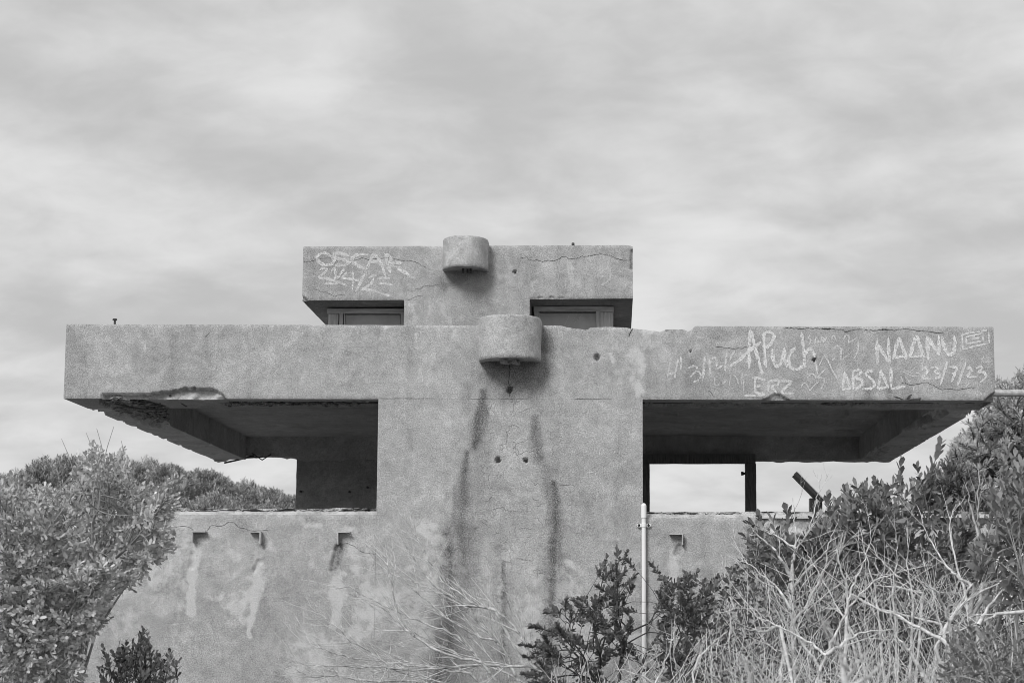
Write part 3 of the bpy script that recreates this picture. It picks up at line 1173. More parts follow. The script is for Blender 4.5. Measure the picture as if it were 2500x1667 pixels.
def chip_up(X):
    u, v = UV(np.stack([X, 0 * X + S, np.full(X.shape, uzt(0.0))], -1))
    n = fbm(np.stack([X, 0 * X, 0 * X], -1), 10.0, 3, 6)
    return (np.interp(u, [1525, 1535, 1545], [0, 1.0, 4]) + 1.0 * n) / 285.0


mb = MB()
facade(mb, uxl, uxr, uzb, uzt, S, S + UD, 0.0105, recess_up, chip_up, lambda p: (fbm(p, 6, 4, 61) - 0.5) * 0.01, ny=40, nowear=(P(987, 740, S)[0], P(1293, 740, S)[0]))
uslab = mb.build('upper_roof_slab', M['wall'], post)
uslab["label"] = "smaller upper roof slab with scratched writing"
upl, upr = P(987, 740, S)[0], P(1293, 740, S)[0]
Zroof = ztop(0) - 0.055


def weld(zb):
    return lambda x: zb(x) - 0.0005


mb = MB()
facade(mb, upl, upr, lambda x: Zroof - 0.06, weld(uzb), S, S + 0.37, 0.0105, recess_up, None, None, ny=2, nowear='top')
mb.build('upper_pier', M['wall'], post)
h2, hx2, hz2 = hood(uslab, 1083, 1193, 590, 664, S, 0.27, 0.06, 401, 'rounded hood on the front of the upper slab')
b = MB()
for i, dx in enumerate((-0.025, 0.012, 0.04)):
    b.box(hx2 + dx, hx2 + dx + 0.014, S - 0.10, S - 0.05, hz2 - 0.02, hz2 + 0.03)
b.build('bar_stub', M['rust'], h2)

WY = S + 0.36                          # window plane


def wbox(u0, u1, v0, v1, y0, y1):
    a, c = P(u0, v1, y0), P(u1, v0, y0)
    m_ = MB()
    m_.rbox(min(a[0], c[0]), max(a[0], c[0]), y0, y1, a[2], c[2], 0.035, 0.0025, 12)
    return m_


zs_low = 850                            # frames run down behind the lower slab edge


def window(side):
    if side == 'l':
        head = wbox(798, 986, 753, 764, WY - 0.03, WY + 0.07)
        wn = head.build('window', M['timber_h'], post)
        wn["label"] = "upper window left of the pier"
        parts = [('corner_board', 800, 826, 766, zs_low, WY + 0.012, WY + 0.04, 'timber_v'),
                 ('mullion', 827, 837, 760, zs_low, WY - 0.015, WY + 0.05, 'timber_v'),
                 ('sash', 838, 842, 765, zs_low, WY + 0.0, WY + 0.04, 'timber_v'),
                 ('jamb', 977, 986.5, 758.5, zs_low, WY - 0.015, WY + 0.05, 'timber_v')]
        gl = (842, 977)
        vt = 765
    else:
        head = wbox(1303, 1498, 747, 759, WY - 0.03, WY + 0.07)
        wn = head.build('window', M['timber_h'], post)
        wn["label"] = "upper window right of the pier with streaked glass"
        parts = [('jamb', 1304, 1313, 756, zs_low, WY - 0.012, WY + 0.05, 'timber_v'),
                 ('sash', 1313.5, 1317, 761, zs_low, WY + 0.0, WY + 0.04, 'timber_v'),
                 ('mullion', 1455, 1464, 754, zs_low, WY - 0.015, WY + 0.05, 'timber_v'),
                 ('corner_board', 1464.5, 1497, 760, zs_low, WY + 0.012, WY + 0.04, 'timber_v')]
        gl = (1317, 1455)
        vt = 761
    for nm, u0, u1, v0, v1, y0, y1, mt in parts:
        wbox(u0, u1, v0, v1, y0, y1).build(nm, M[mt], wn)
    a, c = P(gl[0], zs_low, WY + 0.03), P(gl[1], vt, WY + 0.03)
    b = MB()
    b.box(a[0], c[0], WY + 0.024, WY + 0.030, a[2], c[2])
    b.build('pane', M['glass'], wn)
    b = MB()
    b.box(a[0], c[0], WY - 0.004, WY + 0.035, c[2] - 0.012, c[2] + 0.002)
    b.build('sash_rail', M['dark_timber'], wn)
    return wn


window('l')
wnr = window('r')
# streaks where the glass has been scraped
b = MB()
for (x0, y0, x1, y1) in ((1392, 763, 1378, 795), (1413, 763, 1387, 797), (1424, 765, 1396, 795)):
    p0, p1 = P(x0, y0, WY + 0.021), P(x1, y1, WY + 0.021)
    dx = np.array([0.003, 0, 0])
    b.add([p0 - dx, p0 + dx, p1 + dx, p1 - dx], [[(0, 1, 2, 3)]], cov=[1, 1, 1, 1])
b.build('scratch', M['chalk_thin'], wnr)
# side glazing posts, side and back walls of the upper room
xs0, xs1 = P(800, 780, WY)[0], P(1497, 780, WY)[0]
for xx in (xs0, xs1 - 0.05):
    b = MB()
    b.rbox(xx, xx + 0.05, WY + 0.045, S + UD - 0.2, Zroof - 0.03, uzb(0) - 0.012, 0.2, 0.002, 8)
    b.build('upper_side_wall', M['timber_v'], post)
b = MB()
b.rbox(xs0, xs1, S + UD - 0.19, S + UD - 0.1, Zroof - 0.03, uzb(0) - 0.012, 0.2, 0.002, 8)
b.build('upper_rear_wall', M['soffit'], post)

# studs on the slab tops
b = MB()
c = P(280, 791, 0.1)
b.pipe([c, c + np.array([0, 0, .028]), c + np.array([0, 0, .030]), c + np.array([0, 0, .042])], [0.008, 0.008, 0.018, 0.016], 10)
b.build('stud', M['rust'], slab)
b = MB()
c = P(1399, 598, S + 0.1)
b.pipe([c, c + np.array([0, 0, .012]), c + np.array([0, 0, .02])], [0.014, 0.014, 0.012], 10)
b.build('stud', M['rust'], uslab)

# angle irons cast into the parapets
for (u0, u1, v0, v1, side, par) in ((471, 505, 1296, 1322, -1, wl), (611, 640, 1297, 1327, 1, wl), (825, 856, 1297, 1328, -1, wl), (1634, 1667, 1302, 1330, 1, wr)):
    a, c = P(u0, v1, 0), P(u1, v0, 0)
    pr = 0.055
    th = 0.009
    b = MB()
    b.rbox(a[0], c[0], -pr, 0.05, c[2] - th, c[2], 0.02, 0.001, 20)
    if side < 0:
        b.rbox(a[0], a[0] + th, -pr + .001, 0.05, a[2], c[2] - th - .0005, 0.02, 0.001, 20)
    else:
        b.rbox(c[0] - th, c[0], -pr + .001, 0.05, a[2], c[2] - th - .0005, 0.02, 0.001, 20)
    b.build('angle_iron', M['steel'], par)


# ------------------------------------------------------------------ cracks and scratched writing
LAY = [0]


def ribbon(mb, pts, hw, Y, jitter=0.0, taper=True, cov=1.0, sub=3):
    pts = np.array(pts, float)
    seg = np.linspace(0, len(pts) - 1, (len(pts) - 1) * sub + 1)
    uu = np.interp(seg, np.arange(len(pts)), pts[:, 0])
    vv = np.interp(seg, np.arange(len(pts)), pts[:, 1])
    if sub > 2 and len(pts) > 2:           # round the corners a little
        k = np.array([0.25, 0.5, 0.25])
        uu[1:-1] = np.convolve(uu, k, 'valid')
        vv[1:-1] = np.convolve(vv, k, 'valid')
    if jitter:
        uu = uu + rng.normal(0, jitter, len(uu))
        vv = vv + rng.normal(0, jitter, len(vv))
    LAY[0] = (LAY[0] + 1) % 40
    w = np.array([P(a, b, Y) for a, b in zip(uu, vv)])
    w[:, 1] += (fbm(w * np.array([1, 0, 1]) + np.array([0, Y, 0]), 5.0, 4, 21) - 0.5) * 0.006 - 0.0012 - 0.00005 * LAY[0]
    t = np.gradient(w, axis=0)
    t /= np.linalg.norm(t, axis=1, keepdims=True) + 1e-9
    nn = np.stack([-t[:, 2], 0 * t[:, 0], t[:, 0]], -1)
    h = np.full(len(w), hw)
    h = h * (0.65 + 0.7 * rng.random(len(w)))
    if taper:
        h[0] *= 0.35
        h[-1] *= 0.25
    a, b = w + nn * h[:, None], w - nn * h[:, None]
    cc = np.clip(cov * (0.62 + 0.5 * rng.random(len(w))), 0, 1)
    mb.grid(np.stack([a, b], 1), False, True, cov=np.stack([cc, cc], 1))


def crack(paths, Y, parent, hw=0.0022, jit=0.7):  # flat dark ribbons; crack shade is painted, nothing is cut
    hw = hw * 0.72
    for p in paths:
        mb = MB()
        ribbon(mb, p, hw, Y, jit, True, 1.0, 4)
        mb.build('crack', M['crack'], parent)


def T(ox, oy, sc):
    return lambda pts: [(ox + x * sc, oy + y * sc) for x, y in pts]


t1 = T(700, 560, 0.3827)
tC = T(730, 590, 0.1488)
tD = T(1270, 590, 0.1488)
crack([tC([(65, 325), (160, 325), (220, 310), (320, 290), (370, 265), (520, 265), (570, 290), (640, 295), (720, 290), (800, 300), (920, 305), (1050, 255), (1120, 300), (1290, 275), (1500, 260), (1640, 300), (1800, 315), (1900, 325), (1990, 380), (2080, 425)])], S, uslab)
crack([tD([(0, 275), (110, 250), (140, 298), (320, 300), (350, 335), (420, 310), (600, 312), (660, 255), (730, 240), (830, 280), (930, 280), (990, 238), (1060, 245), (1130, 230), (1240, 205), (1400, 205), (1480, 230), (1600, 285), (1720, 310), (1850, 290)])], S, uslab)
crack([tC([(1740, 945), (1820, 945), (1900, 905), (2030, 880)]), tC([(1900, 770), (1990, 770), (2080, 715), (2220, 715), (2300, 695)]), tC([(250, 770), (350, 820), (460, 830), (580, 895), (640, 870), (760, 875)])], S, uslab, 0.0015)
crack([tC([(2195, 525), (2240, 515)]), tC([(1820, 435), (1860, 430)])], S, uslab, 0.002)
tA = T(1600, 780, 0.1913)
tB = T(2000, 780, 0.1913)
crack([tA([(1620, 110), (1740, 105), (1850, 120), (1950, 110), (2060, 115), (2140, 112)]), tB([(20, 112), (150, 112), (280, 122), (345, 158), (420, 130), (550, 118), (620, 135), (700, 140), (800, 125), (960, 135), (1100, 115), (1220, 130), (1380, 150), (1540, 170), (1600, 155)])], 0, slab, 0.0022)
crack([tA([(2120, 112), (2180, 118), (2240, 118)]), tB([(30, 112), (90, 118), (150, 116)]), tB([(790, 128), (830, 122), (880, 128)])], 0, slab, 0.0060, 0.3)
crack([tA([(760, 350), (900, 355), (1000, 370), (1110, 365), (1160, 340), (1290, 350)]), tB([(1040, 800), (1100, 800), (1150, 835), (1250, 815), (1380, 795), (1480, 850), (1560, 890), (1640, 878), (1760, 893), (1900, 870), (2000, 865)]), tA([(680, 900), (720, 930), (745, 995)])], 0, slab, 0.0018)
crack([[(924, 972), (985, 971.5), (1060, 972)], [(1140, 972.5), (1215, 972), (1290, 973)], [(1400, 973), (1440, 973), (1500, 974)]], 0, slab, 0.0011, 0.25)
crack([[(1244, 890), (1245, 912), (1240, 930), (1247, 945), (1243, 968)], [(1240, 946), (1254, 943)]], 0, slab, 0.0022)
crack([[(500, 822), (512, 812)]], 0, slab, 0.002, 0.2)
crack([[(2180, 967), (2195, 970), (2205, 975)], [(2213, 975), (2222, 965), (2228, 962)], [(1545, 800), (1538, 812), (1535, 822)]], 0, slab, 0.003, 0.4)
t8 = T(900, 940, 0.3571)
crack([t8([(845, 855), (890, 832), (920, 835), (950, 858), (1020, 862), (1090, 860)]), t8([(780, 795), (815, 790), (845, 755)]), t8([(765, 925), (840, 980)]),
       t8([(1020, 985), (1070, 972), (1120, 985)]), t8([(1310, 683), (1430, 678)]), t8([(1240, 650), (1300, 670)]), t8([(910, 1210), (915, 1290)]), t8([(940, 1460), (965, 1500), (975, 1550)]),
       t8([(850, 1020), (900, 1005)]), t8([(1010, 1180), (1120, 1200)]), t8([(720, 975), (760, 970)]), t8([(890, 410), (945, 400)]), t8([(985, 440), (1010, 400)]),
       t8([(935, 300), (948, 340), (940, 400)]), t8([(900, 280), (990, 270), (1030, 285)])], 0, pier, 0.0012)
tE = T(420, 1230, 0.2232)
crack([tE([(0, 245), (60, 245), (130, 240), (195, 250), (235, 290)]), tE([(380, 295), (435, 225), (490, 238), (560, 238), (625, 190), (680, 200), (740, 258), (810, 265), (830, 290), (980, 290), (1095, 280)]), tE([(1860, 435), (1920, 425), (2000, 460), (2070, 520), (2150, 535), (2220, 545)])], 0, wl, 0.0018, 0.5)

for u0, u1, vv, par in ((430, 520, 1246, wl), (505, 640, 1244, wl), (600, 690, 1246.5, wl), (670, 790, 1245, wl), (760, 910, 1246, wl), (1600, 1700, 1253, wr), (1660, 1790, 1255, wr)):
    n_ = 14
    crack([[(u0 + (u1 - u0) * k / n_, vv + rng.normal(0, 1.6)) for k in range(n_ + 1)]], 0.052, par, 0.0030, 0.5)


def writing(name, strokes, tr, Y, parent, hw, mat='chalk', label=None, cov=1.0, rep=1):
    mb = MB()
    for s_ in strokes:
        q = tr(s_)
        for k in range(rep):
            o = (rng.normal(0, 1.2), rng.normal(0, 1.2)) if k else (0, 0)
            ribbon(mb, [(x + o[0], y + o[1]) for x, y in q], hw * (1.22 if k == 0 else 0.7), Y, 0.25, True, cov, 4)
    o = mb.build(name, M[mat], parent)
    o['kind'] = 'stuff'
    if label:
        o["label"] = label
    return o


writing('scratched_writing', [
    [(1210, 130), (1203, 260), (1198, 400), (1200, 625)], [(1215, 135), (1250, 270), (1300, 460), (1340, 600), (1370, 700)], [(955, 600), (1060, 525), (1200, 400), (1350, 280)],
    [(1378, 170), (1390, 400), (1410, 615)], [(1370, 200), (1420, 155), (1495, 165), (1520, 220), (1480, 310), (1400, 370)],
    [(1490, 370), (1500, 500), (1540, 600), (1590, 580), (1640, 460), (1645, 360)], [(1645, 360), (1650, 500), (1680, 610)],
    [(1790, 355), (1720, 430), (1695, 520), (1720, 610), (1780, 642), (1840, 625), (1890, 570)],
    [(1865, 160), (1890, 350), (1910, 615)], [(1900, 470), (1940, 390), (1980, 370), (2020, 430), (2040, 480)]], tA, 0, slab, 0.010, 'chalk', 'scratched word APuch', 1.0, 2)
writing('scratched_date', [
    [(420, 620), (470, 590), (520, 600), (540, 630)], [(440, 740), (500, 670), (560, 660), (585, 720), (560, 770), (480, 795)], [(630, 470), (620, 620), (600, 800)], [(690, 510), (690, 600), (710, 700)],
    [(720, 500), (770, 480), (795, 540), (780, 635), (860, 580)], [(915, 400), (900, 530), (890, 670)], [(950, 520), (990, 430), (1015, 400)], [(950, 600), (1010, 560)],
    [(200, 490), (180, 600), (150, 750)], [(290, 500), (270, 600), (245, 750)], [(325, 460), (325, 640)], [(160, 690), (240, 685)]], tA, 0, slab, 0.0065, 'chalk', None, 0.8)
writing('scratched_writing', [
    [(1270, 740), (1272, 840), (1275, 940)], [(1240, 745), (1300, 738), (1420, 775)], [(1280, 850), (1360, 845)], [(1270, 935), (1400, 940)],
    [(1450, 780), (1445, 920)], [(1450, 785), (1570, 768), (1570, 830), (1470, 850), (1550, 930)], [(1600, 780), (1760, 785), (1650, 880), (1610, 940), (1780, 940)], [(1130, 965), (1240, 970), (1400, 960)]], tA, 0, slab, 0.0075, 'chalk', 'scratched letters ERZ', 0.85, 2)
writing('scratched_writing', [
    [(760, 740), (755, 830), (800, 840), (815, 800)], [(855, 760), (865, 830), (900, 780)], [(960, 700), (940, 850)], [(990, 700), (1040, 740), (1060, 830)], [(1110, 670), (1095, 830)],
    [(1130, 720), (1160, 700), (1180, 740)], [(1125, 760), (1125, 920)]], tA, 0, slab, 0.004, 'chalk', None, 0.7)
writing('scratched_heart', [
    [(1860, 870), (1880, 815), (1920, 805), (1945, 850), (1972, 910)], [(1970, 910), (2030, 830), (2090, 790)], [(1945, 745), (1970, 700), (2010, 685), (2035, 715), (2050, 750)], [(2060, 740), (2160, 640)],
    [(2060, 750), (2100, 735), (2150, 745), (2160, 800), (2110, 890)], [(2045, 515), (2065, 730)], [(2060, 560), (2070, 700)], [(2085, 590), (2160, 450)], [(2160, 455), (2240, 610), (2330, 770)], [(2170, 460), (2250, 610)]], tA, 0, slab, 0.0038, 'chalk', None, 0.95)
writing('scratched_writing', [
    [(1990, 180), (1950, 230), (1990, 262), (1965, 315)], [(2030, 320), (2055, 215), (2085, 295)], [(2110, 300), (2120, 215), (2165, 255), (2130, 280)]], tA, 0, slab, 0.0035, 'chalk', None, 0.8)
writing('scratched_date', [
    [(20, 200), (60, 300), (100, 220)], [(150, 270), (185, 190), (230, 290)], [(310, 255), (340, 190), (385, 205), (370, 300), (480, 232)], [(170, 390), (230, 325), (285, 370), (268, 530), (420, 410)],
    [(500, 275), (500, 390), (440, 510)], [(165, 520), (205, 475)]], tB, 0, slab, 0.0045, 'chalk', None, 0.8)
writing('scratched_writing', [
    [(730, 265), (735, 420), (742, 570)], [(735, 300), (820, 430), (895, 545)], [(880, 225), (885, 390), (905, 560)], [(1020, 220), (980, 350), (938, 510)], [(1022, 230), (1065, 360), (1115, 510)], [(940, 480), (1112, 465)],
    [(1240, 205), (1195, 340), (1148, 490)], [(1245, 205), (1290, 340), (1338, 485)], [(1158, 478), (1332, 460)], [(1375, 205), (1382, 360), (1397, 525)], [(1380, 220), (1450, 330), (1535, 455)], [(1522, 195), (1530, 465)],
    [(1570, 215), (1590, 350), (1650, 455), (1710, 430), (1738, 330), (1725, 205)]], tB, 0, slab, 0.0105, 'chalk', 'scratched word NAANU', 1.0, 2)
writing('scratched_emblem', [
    [(1820, 190), (1990, 158), (2160, 130)], [(2160, 130), (2165, 220), (2172, 300)], [(2175, 300), (2000, 335), (1830, 382)], [(1830, 382), (1822, 280), (1818, 190)],
    [(1870, 222), (2085, 172)], [(2085, 172), (2092, 270)], [(2092, 270), (1880, 308)], [(1880, 308), (1868, 222)], [(1992, 195), (1940, 238), (2000, 245), (2045, 235)]], tB, 0, slab, 0.0055, 'chalk', 'scratched nested rectangles', 0.9, 2)
writing('scratched_writing', [
    [(325, 668), (310, 780), (293, 905)], [(330, 680), (365, 780), (402, 885)], [(298, 892), (412, 875)], [(430, 655), (432, 780), (435, 895)], [(430, 660), (500, 635), (545, 670), (440, 742), (540, 760), (552, 820), (450, 902)],
    [(685, 660), (620, 655), (588, 700), (680, 765), (712, 830), (660, 880), (550, 882)], [(790, 638), (770, 760), (748, 880)], [(790, 650), (835, 760), (882, 875)], [(735, 884), (885, 860)], [(918, 615), (922, 880)], [(912, 882), (1000, 868), (1105, 850)]], tB, 0, slab, 0.0085, 'chalk', 'scratched word ABSAL', 1.0, 2)
writing('scratched_date', [
    [(1300, 640), (1345, 610), (1385, 640), (1370, 690), (1295, 745), (1420, 757)], [(1430, 622), (1490, 600), (1522, 632), (1465, 670), (1545, 695), (1535, 740), (1478, 752)], [(1632, 540), (1590, 690), (1545, 835)],
    [(1660, 602), (1762, 610), (1725, 700), (1690, 795)], [(1695, 690), (1745, 688)], [(1872, 528), (1820, 690), (1765, 840)], [(1880, 632), (1915, 598), (1942, 650), (1880, 735), (2025, 720)],
    [(2010, 622), (2060, 588), (2088, 612), (2030, 670), (2105, 665), (2142, 725), (2060, 800)]], tB, 0, slab, 0.0070, 'chalk', 'scratched date 23/7/23', 0.95, 2)
tick = [[(1040, 720), (1070, 790)], [(1060, 630), (1200, 690), (1290, 680)], [(1050, 650), (1180, 720), (1270, 720)], [(1340, 490), (1310, 620)], [(1100, 720), (1150, 800), (1165, 765)], [(1230, 600), (1150, 680)], [(1200, 850), (1215, 930)], [(1245, 845), (1250, 925)],
        [(1455, 870), (1475, 930)], [(1400, 880), (1390, 930)], [(1870, 900), (1810, 980)], [(1850, 870), (1930, 800)], [(1990, 920), (2010, 970)], [(2030, 920), (2020, 980)], [(2050, 920), (2080, 960)], [(2130, 900), (2105, 970)], [(2050, 480), (2110, 560)], [(2100, 460), (2060, 590)], [(2120, 540), (2220, 530)], [(1800, 520), (1850, 490)]]
writing('scratched_lines', tick, tB, 0, slab, 0.0028, 'chalk', None, 0.8)
writing('scratched_writing', [
    [(545, 265), (450, 180), (350, 190), (280, 260), (330, 340), (430, 388), (540, 370), (585, 310), (545, 265)], [(820, 240), (700, 188), (560, 190), (600, 270), (740, 300), (845, 335), (740, 392), (590, 380)],
    [(1130, 215), (950, 208), (850, 285), (900, 350), (1010, 420), (1125, 442)], [(1232, 190), (1160, 330), (1118, 452)], [(1240, 200), (1340, 330), (1425, 565)], [(1140, 320), (1330, 332)],
    [(1410, 190), (1450, 330), (1505, 515)], [(1420, 200), (1520, 270), (1480, 360)], [(1490, 370), (1640, 440), (1760, 520), (1910, 610)], [(1490, 352), (1700, 350)]], tC, S, uslab, 0.0115, 'chalk', 'scratched word OSCAR', 0.85)
writing('scratched_date', [
    [(335, 465), (400, 430), (462, 440), (430, 510), (305, 585), (450, 602), (620, 655), (795, 725)], [(590, 390), (595, 520), (597, 650)], [(530, 490), (585, 425)], [(742, 440), (690, 520), (618, 625)], [(420, 690), (520, 680), (640, 690)],
    [(792, 490), (700, 592), (880, 612), (985, 642)], [(878, 490), (892, 600), (875, 795)], [(1082, 520), (1010, 665), (928, 818)], [(1130, 602), (1210, 560), (1285, 540)], [(1232, 590), (1190, 690), (1080, 760), (1010, 782)], [(1010, 782), (1200, 790), (1330, 840), (1500, 888)],
    [(1290, 602), (1400, 590), (1500, 602)], [(1310, 690), (1420, 685), (1540, 712)]], tC, S, uslab, 0.0085, 'chalk', 'scratched date below OSCAR', 0.85)
writing('scratched_lines', [
    [(770, 290), (790, 420), (800, 560)], [(770, 300), (870, 420), (930, 560)], [(750, 600), (745, 770)], [(1130, 220), (1170, 380)], [(1480, 250), (1440, 380), (1490, 520), (1460, 640), (1320, 720)], [(1310, 530), (1380, 470)], [(1300, 560), (1400, 580)]], tD, S, uslab, 0.006, 'chalk', None, 0.5)
writing('scratched_writing', [
    [(1430, 290), (1390, 300), (1380, 340), (1440, 330), (1400, 360)], [(1460, 310), (1450, 350), (1490, 345), (1490, 310), (1460, 308)], [(1520, 310), (1510, 350), (1550, 345), (1550, 310), (1520, 306)], [(1580, 350), (1590, 290), (1620, 350), (1630, 285)], [(1650, 345), (1665, 290), (1690, 345), (1695, 290)],
    [(1740, 350), (1735, 260), (1770, 250), (1765, 300)], [(1790, 280), (1785, 340)], [(1820, 300), (1800, 330), (1825, 355)],
    [(1395, 395), (1390, 500)], [(1430, 430), (1400, 460), (1440, 495)], [(1460, 440), (1500, 430), (1470, 490)], [(1530, 490), (1550, 430), (1575, 495), (1585, 430)], [(1610, 430), (1600, 490)], [(1660, 440), (1655, 495), (1690, 440)], [(1720, 400), (1715, 495), (1760, 470), (1725, 450)]], t8, 0, pier, 0.0022, 'chalk_thin', None, 0.9)
writing('scratched_arrow', [[(1560, 640), (1562, 740), (1558, 840)], [(1560, 640), (1520, 700), (1508, 745)], [(1560, 640), (1600, 690), (1630, 740)], [(1490, 600), (1545, 590), (1560, 630)]], t8, 0, pier, 0.0025, 'chalk_thin', 'scratched arrow', 1.0)

# ------------------------------------------------------------------ white drain pipe
c0 = P(1572, 1400, -0.035)
dp = thing('drain_pipe', 'thin white plastic drain pipe fixed upright on the wall right of the pier', 'pipe', (c0[0], -0.035, 0.2))
pt, pb = P(1574, 1260, -0.035), P(1571, 1560, -0.035)
b = MB()
b.pipe([[c0[0], -0.035, 0.2], [c0[0], -0.035, pt[2]]], 0.0160, 16)
b.build('pipe', M['pvc'], dp)
zc = P(1574, 1231, -0.035)[2]
b = MB()
hs = np.linspace(0, 1, 7)
prof = [(pt[2] - 0.01, .0205), (zc - 0.012, .0205)] + [(zc - 0.012 + 0.024 * math.sin(a), 0.0205 * math.cos(a) + 1e-4) for a in np.linspace(0.2, 1.5, 6)]
b.pipe([[c0[0], -0.035, z] for z, r in prof], [r for z, r in prof], 16)
b.build('cap', M['pvc'], dp)
zb_ = P(1572, 1281, -0.035)[2]
b = MB()
b.pipe([[c0[0], -0.035, zb_ - 0.014], [c0[0], -0.035, zb_ + 0.014]], 0.0190, 16)
for sx in (-1, 1):
    x0 = c0[0] + sx * 0.018
    x1 = c0[0] + sx * 0.040
    b.box(min(x0, x1), max(x0, x1), -0.020, -0.006, zb_ - 0.013, zb_ + 0.013)
    b.pipe([[x1, -0.020, zb_], [x1, -0.0061, zb_]], 0.013, 12)
clip = b.build('pipe_clip', M['pvc'], dp)
for sx in (-1, 1):
    b = MB()
    b.pipe([[c0[0] + sx * 0.041, -0.024, zb_], [c0[0] + sx * 0.041, -0.0195, zb_]], 0.006, 8)
    b.build('screw', M['rust'], clip)

# ------------------------------------------------------------------ interpretation sign behind the post
SY = DEP + 1.3
q0, q1 = P(1942, 1155, SY), P(2007, 1222, SY)
gs = float(gz(q1[0], SY))
sg = thing('lectern_sign', 'dark slanted lectern sign seen edge-on behind the right opening above the shrubs', 'sign', (q1[0] - 0.06, SY, gs))
dv = (q1 - q0)
dv /= np.linalg.norm(dv)
nv = np.array([dv[2], 0, -dv[0]])
if nv[2] < 0:
    nv = -nv
b = MB()
th = 0.034
cc = []
for yy in (SY - 0.16, SY + 0.16):
    for e in (q0, q1):
        for s_ in (0.0, -th):
            p = e + nv * s_
            cc.append((p[0], yy, p[2]))
b.add(cc, [[(0, 1, 3, 2), (4, 6, 7, 5), (0, 4, 5, 1), (2, 3, 7, 6), (0, 2, 6, 4), (1, 5, 7, 3)]])
b.build('panel', M['sign'], sg)
b = MB()
cc = []
for yy in (SY - 0.165, SY + 0.165):
    for e in (q0 - dv * 0.008, q1 + dv * 0.008):
        for s_ in (0.012, 0.003):
            p = e + nv * s_
            cc.append((p[0], yy, p[2]))
b.add(cc, [[(0, 1, 3, 2), (4, 6, 7, 5), (0, 4, 5, 1), (2, 3, 7, 6), (0, 2, 6, 4), (1, 5, 7, 3)]])
b.build('face_plate', M['steel'], sg)
b = MB()
a, c = P(1976, 1218, SY), P(2006, 1232, SY)
b.box(a[0], c[0], SY - 0.06, SY + 0.06, gs - 0.2, P(1990, 1216, SY)[2])
b.build('sign_post', M['sign'], sg)

# ------------------------------------------------------------------ steel rail running off to the right
RYY = 1.1
zr = P(2460, 959, RYY)[2]
xr1 = 4.6
rl = thing('pipe_rail', 'horizontal steel pipe running off to the right from the slab corner', 'rail', (xr1, RYY, float(gz(xr1, RYY))))
b = MB()
b.pipe([[XR - 0.01, RYY, zr], [XR + 0.6, RYY, zr], [xr1, RYY, zr]], 0.029, 20)
b.build('pipe', M['steel'], rl)
b = MB()
b.pipe([[xr1 - 0.05, RYY, float(gz(xr1, RYY)) - 0.2], [xr1 - 0.05, RYY, zr - 0.02]], 0.03, 16)
b.build('rail_post', M['steel'], rl)


# ------------------------------------------------------------------ vegetation
def unit(v):
    return v / (np.linalg.norm(v, axis=-1, keepdims=True) + 1e-9)


def region(poly, y0, y1, n, r, power=1.0, clump=0.0, cs=3.0, vb=1.0):
    """n points whose picture positions fill an outline, spread through a depth range"""
    us, vs_ = [p[0] for p in poly], [p[1] for p in poly]
    out = []
    while len(out) < n:
        u = r.uniform(min(us), max(us), 4 * n)
        v = max(vs_) - (max(vs_) - min(vs_)) * r.random(4 * n) ** vb
        ok = inpoly(u, v, poly)
        for a, c in zip(u[ok], v[ok]):
            p = P(a, c, y0 + (y1 - y0) * r.random() ** power)
            if clump and len(out) < n and fbm(p, cs, 2, 13) < clump:
                continue
            out.append(p)
    return np.array(out[:n])


def grow(base, targets, r_tip, r, expo=0.5, frac=(0.30, 0.5), jit=0.10, curve=0.12, up=0.0, bias=None):
    """branch skeleton from base to every target by repeated splitting; returns segments and tips"""
    P0, P1, R0, R1, tips, tdir = [], [], [], [], [], []

    def edge(a, c, ra, rb, d0, n=3):
        L = np.linalg.norm(c - a)
        off = r.normal(0, curve * L, 3)
        m0 = a + d0 * L * 0.35
        pts = []
        for k in range(n + 1):
            t = k / n
            q = (1 - t) ** 2 * a + 2 * t * (1 - t) * (0.5 * (m0 + (a + c) / 2) + 0.5 * off) + t * t * c
            pts.append(q)
        for k in range(n):
            P0.append(pts[k])
            P1.append(pts[k + 1])
            R0.append(ra + (rb - ra) * k / n)
            R1.append(ra + (rb - ra) * (k + 1) / n)
        return unit(pts[-1] - pts[-2]), pts[-2]

    d0 = unit(targets.mean(0) - base) if bias is None else unit(np.array(bias, float))
    stack = [(np.array(base, float), d0, np.arange(len(targets)), r_tip * len(targets) ** expo)]
    while stack:
        p, d, ix, rad = stack.pop()
        if len(ix) == 1:
            dd, prev = edge(p, targets[ix[0]], min(rad, r_tip * 1.6), r_tip * 0.6, d, 3)
            tips.append(targets[ix[0]])
            tdir.append(dd)
            continue
        pts = targets[ix]
        c = pts.mean(0)
        f = r.uniform(*frac)
        L = np.linalg.norm(c - p)
        q = p + (c - p) * f + r.normal(0, jit * L, 3) * np.array([1, 1, 0.6]) + np.array([0, 0, up * L])
        rq = r_tip * len(ix) ** expo
        dd, _ = edge(p, q, min(rad, rq * 1.15), rq, d, 4 if len(ix) > 6 else 3)
        axis_ = pts - c
        cov = axis_.T @ axis_
        w, V = np.linalg.eigh(cov)
        ax2 = V[:, -1] + r.normal(0, 0.35, 3)
        pr = axis_ @ ax2
        k = 3 if (len(ix) > 8 and r.random() < 0.35) else 2
        cuts = np.quantile(pr, np.linspace(0, 1, k + 1)[1:-1] + r.uniform(-0.12, 0.12, k - 1))
        lab = np.searchsorted(np.sort(cuts), pr)
        for j in range(k):
            sub = ix[lab == j]
            if len(sub):
                stack.append((q, dd, sub, rq))
    return np.array(P0), np.array(P1), np.array(R0), np.array(R1), np.array(tips), np.array(tdir)


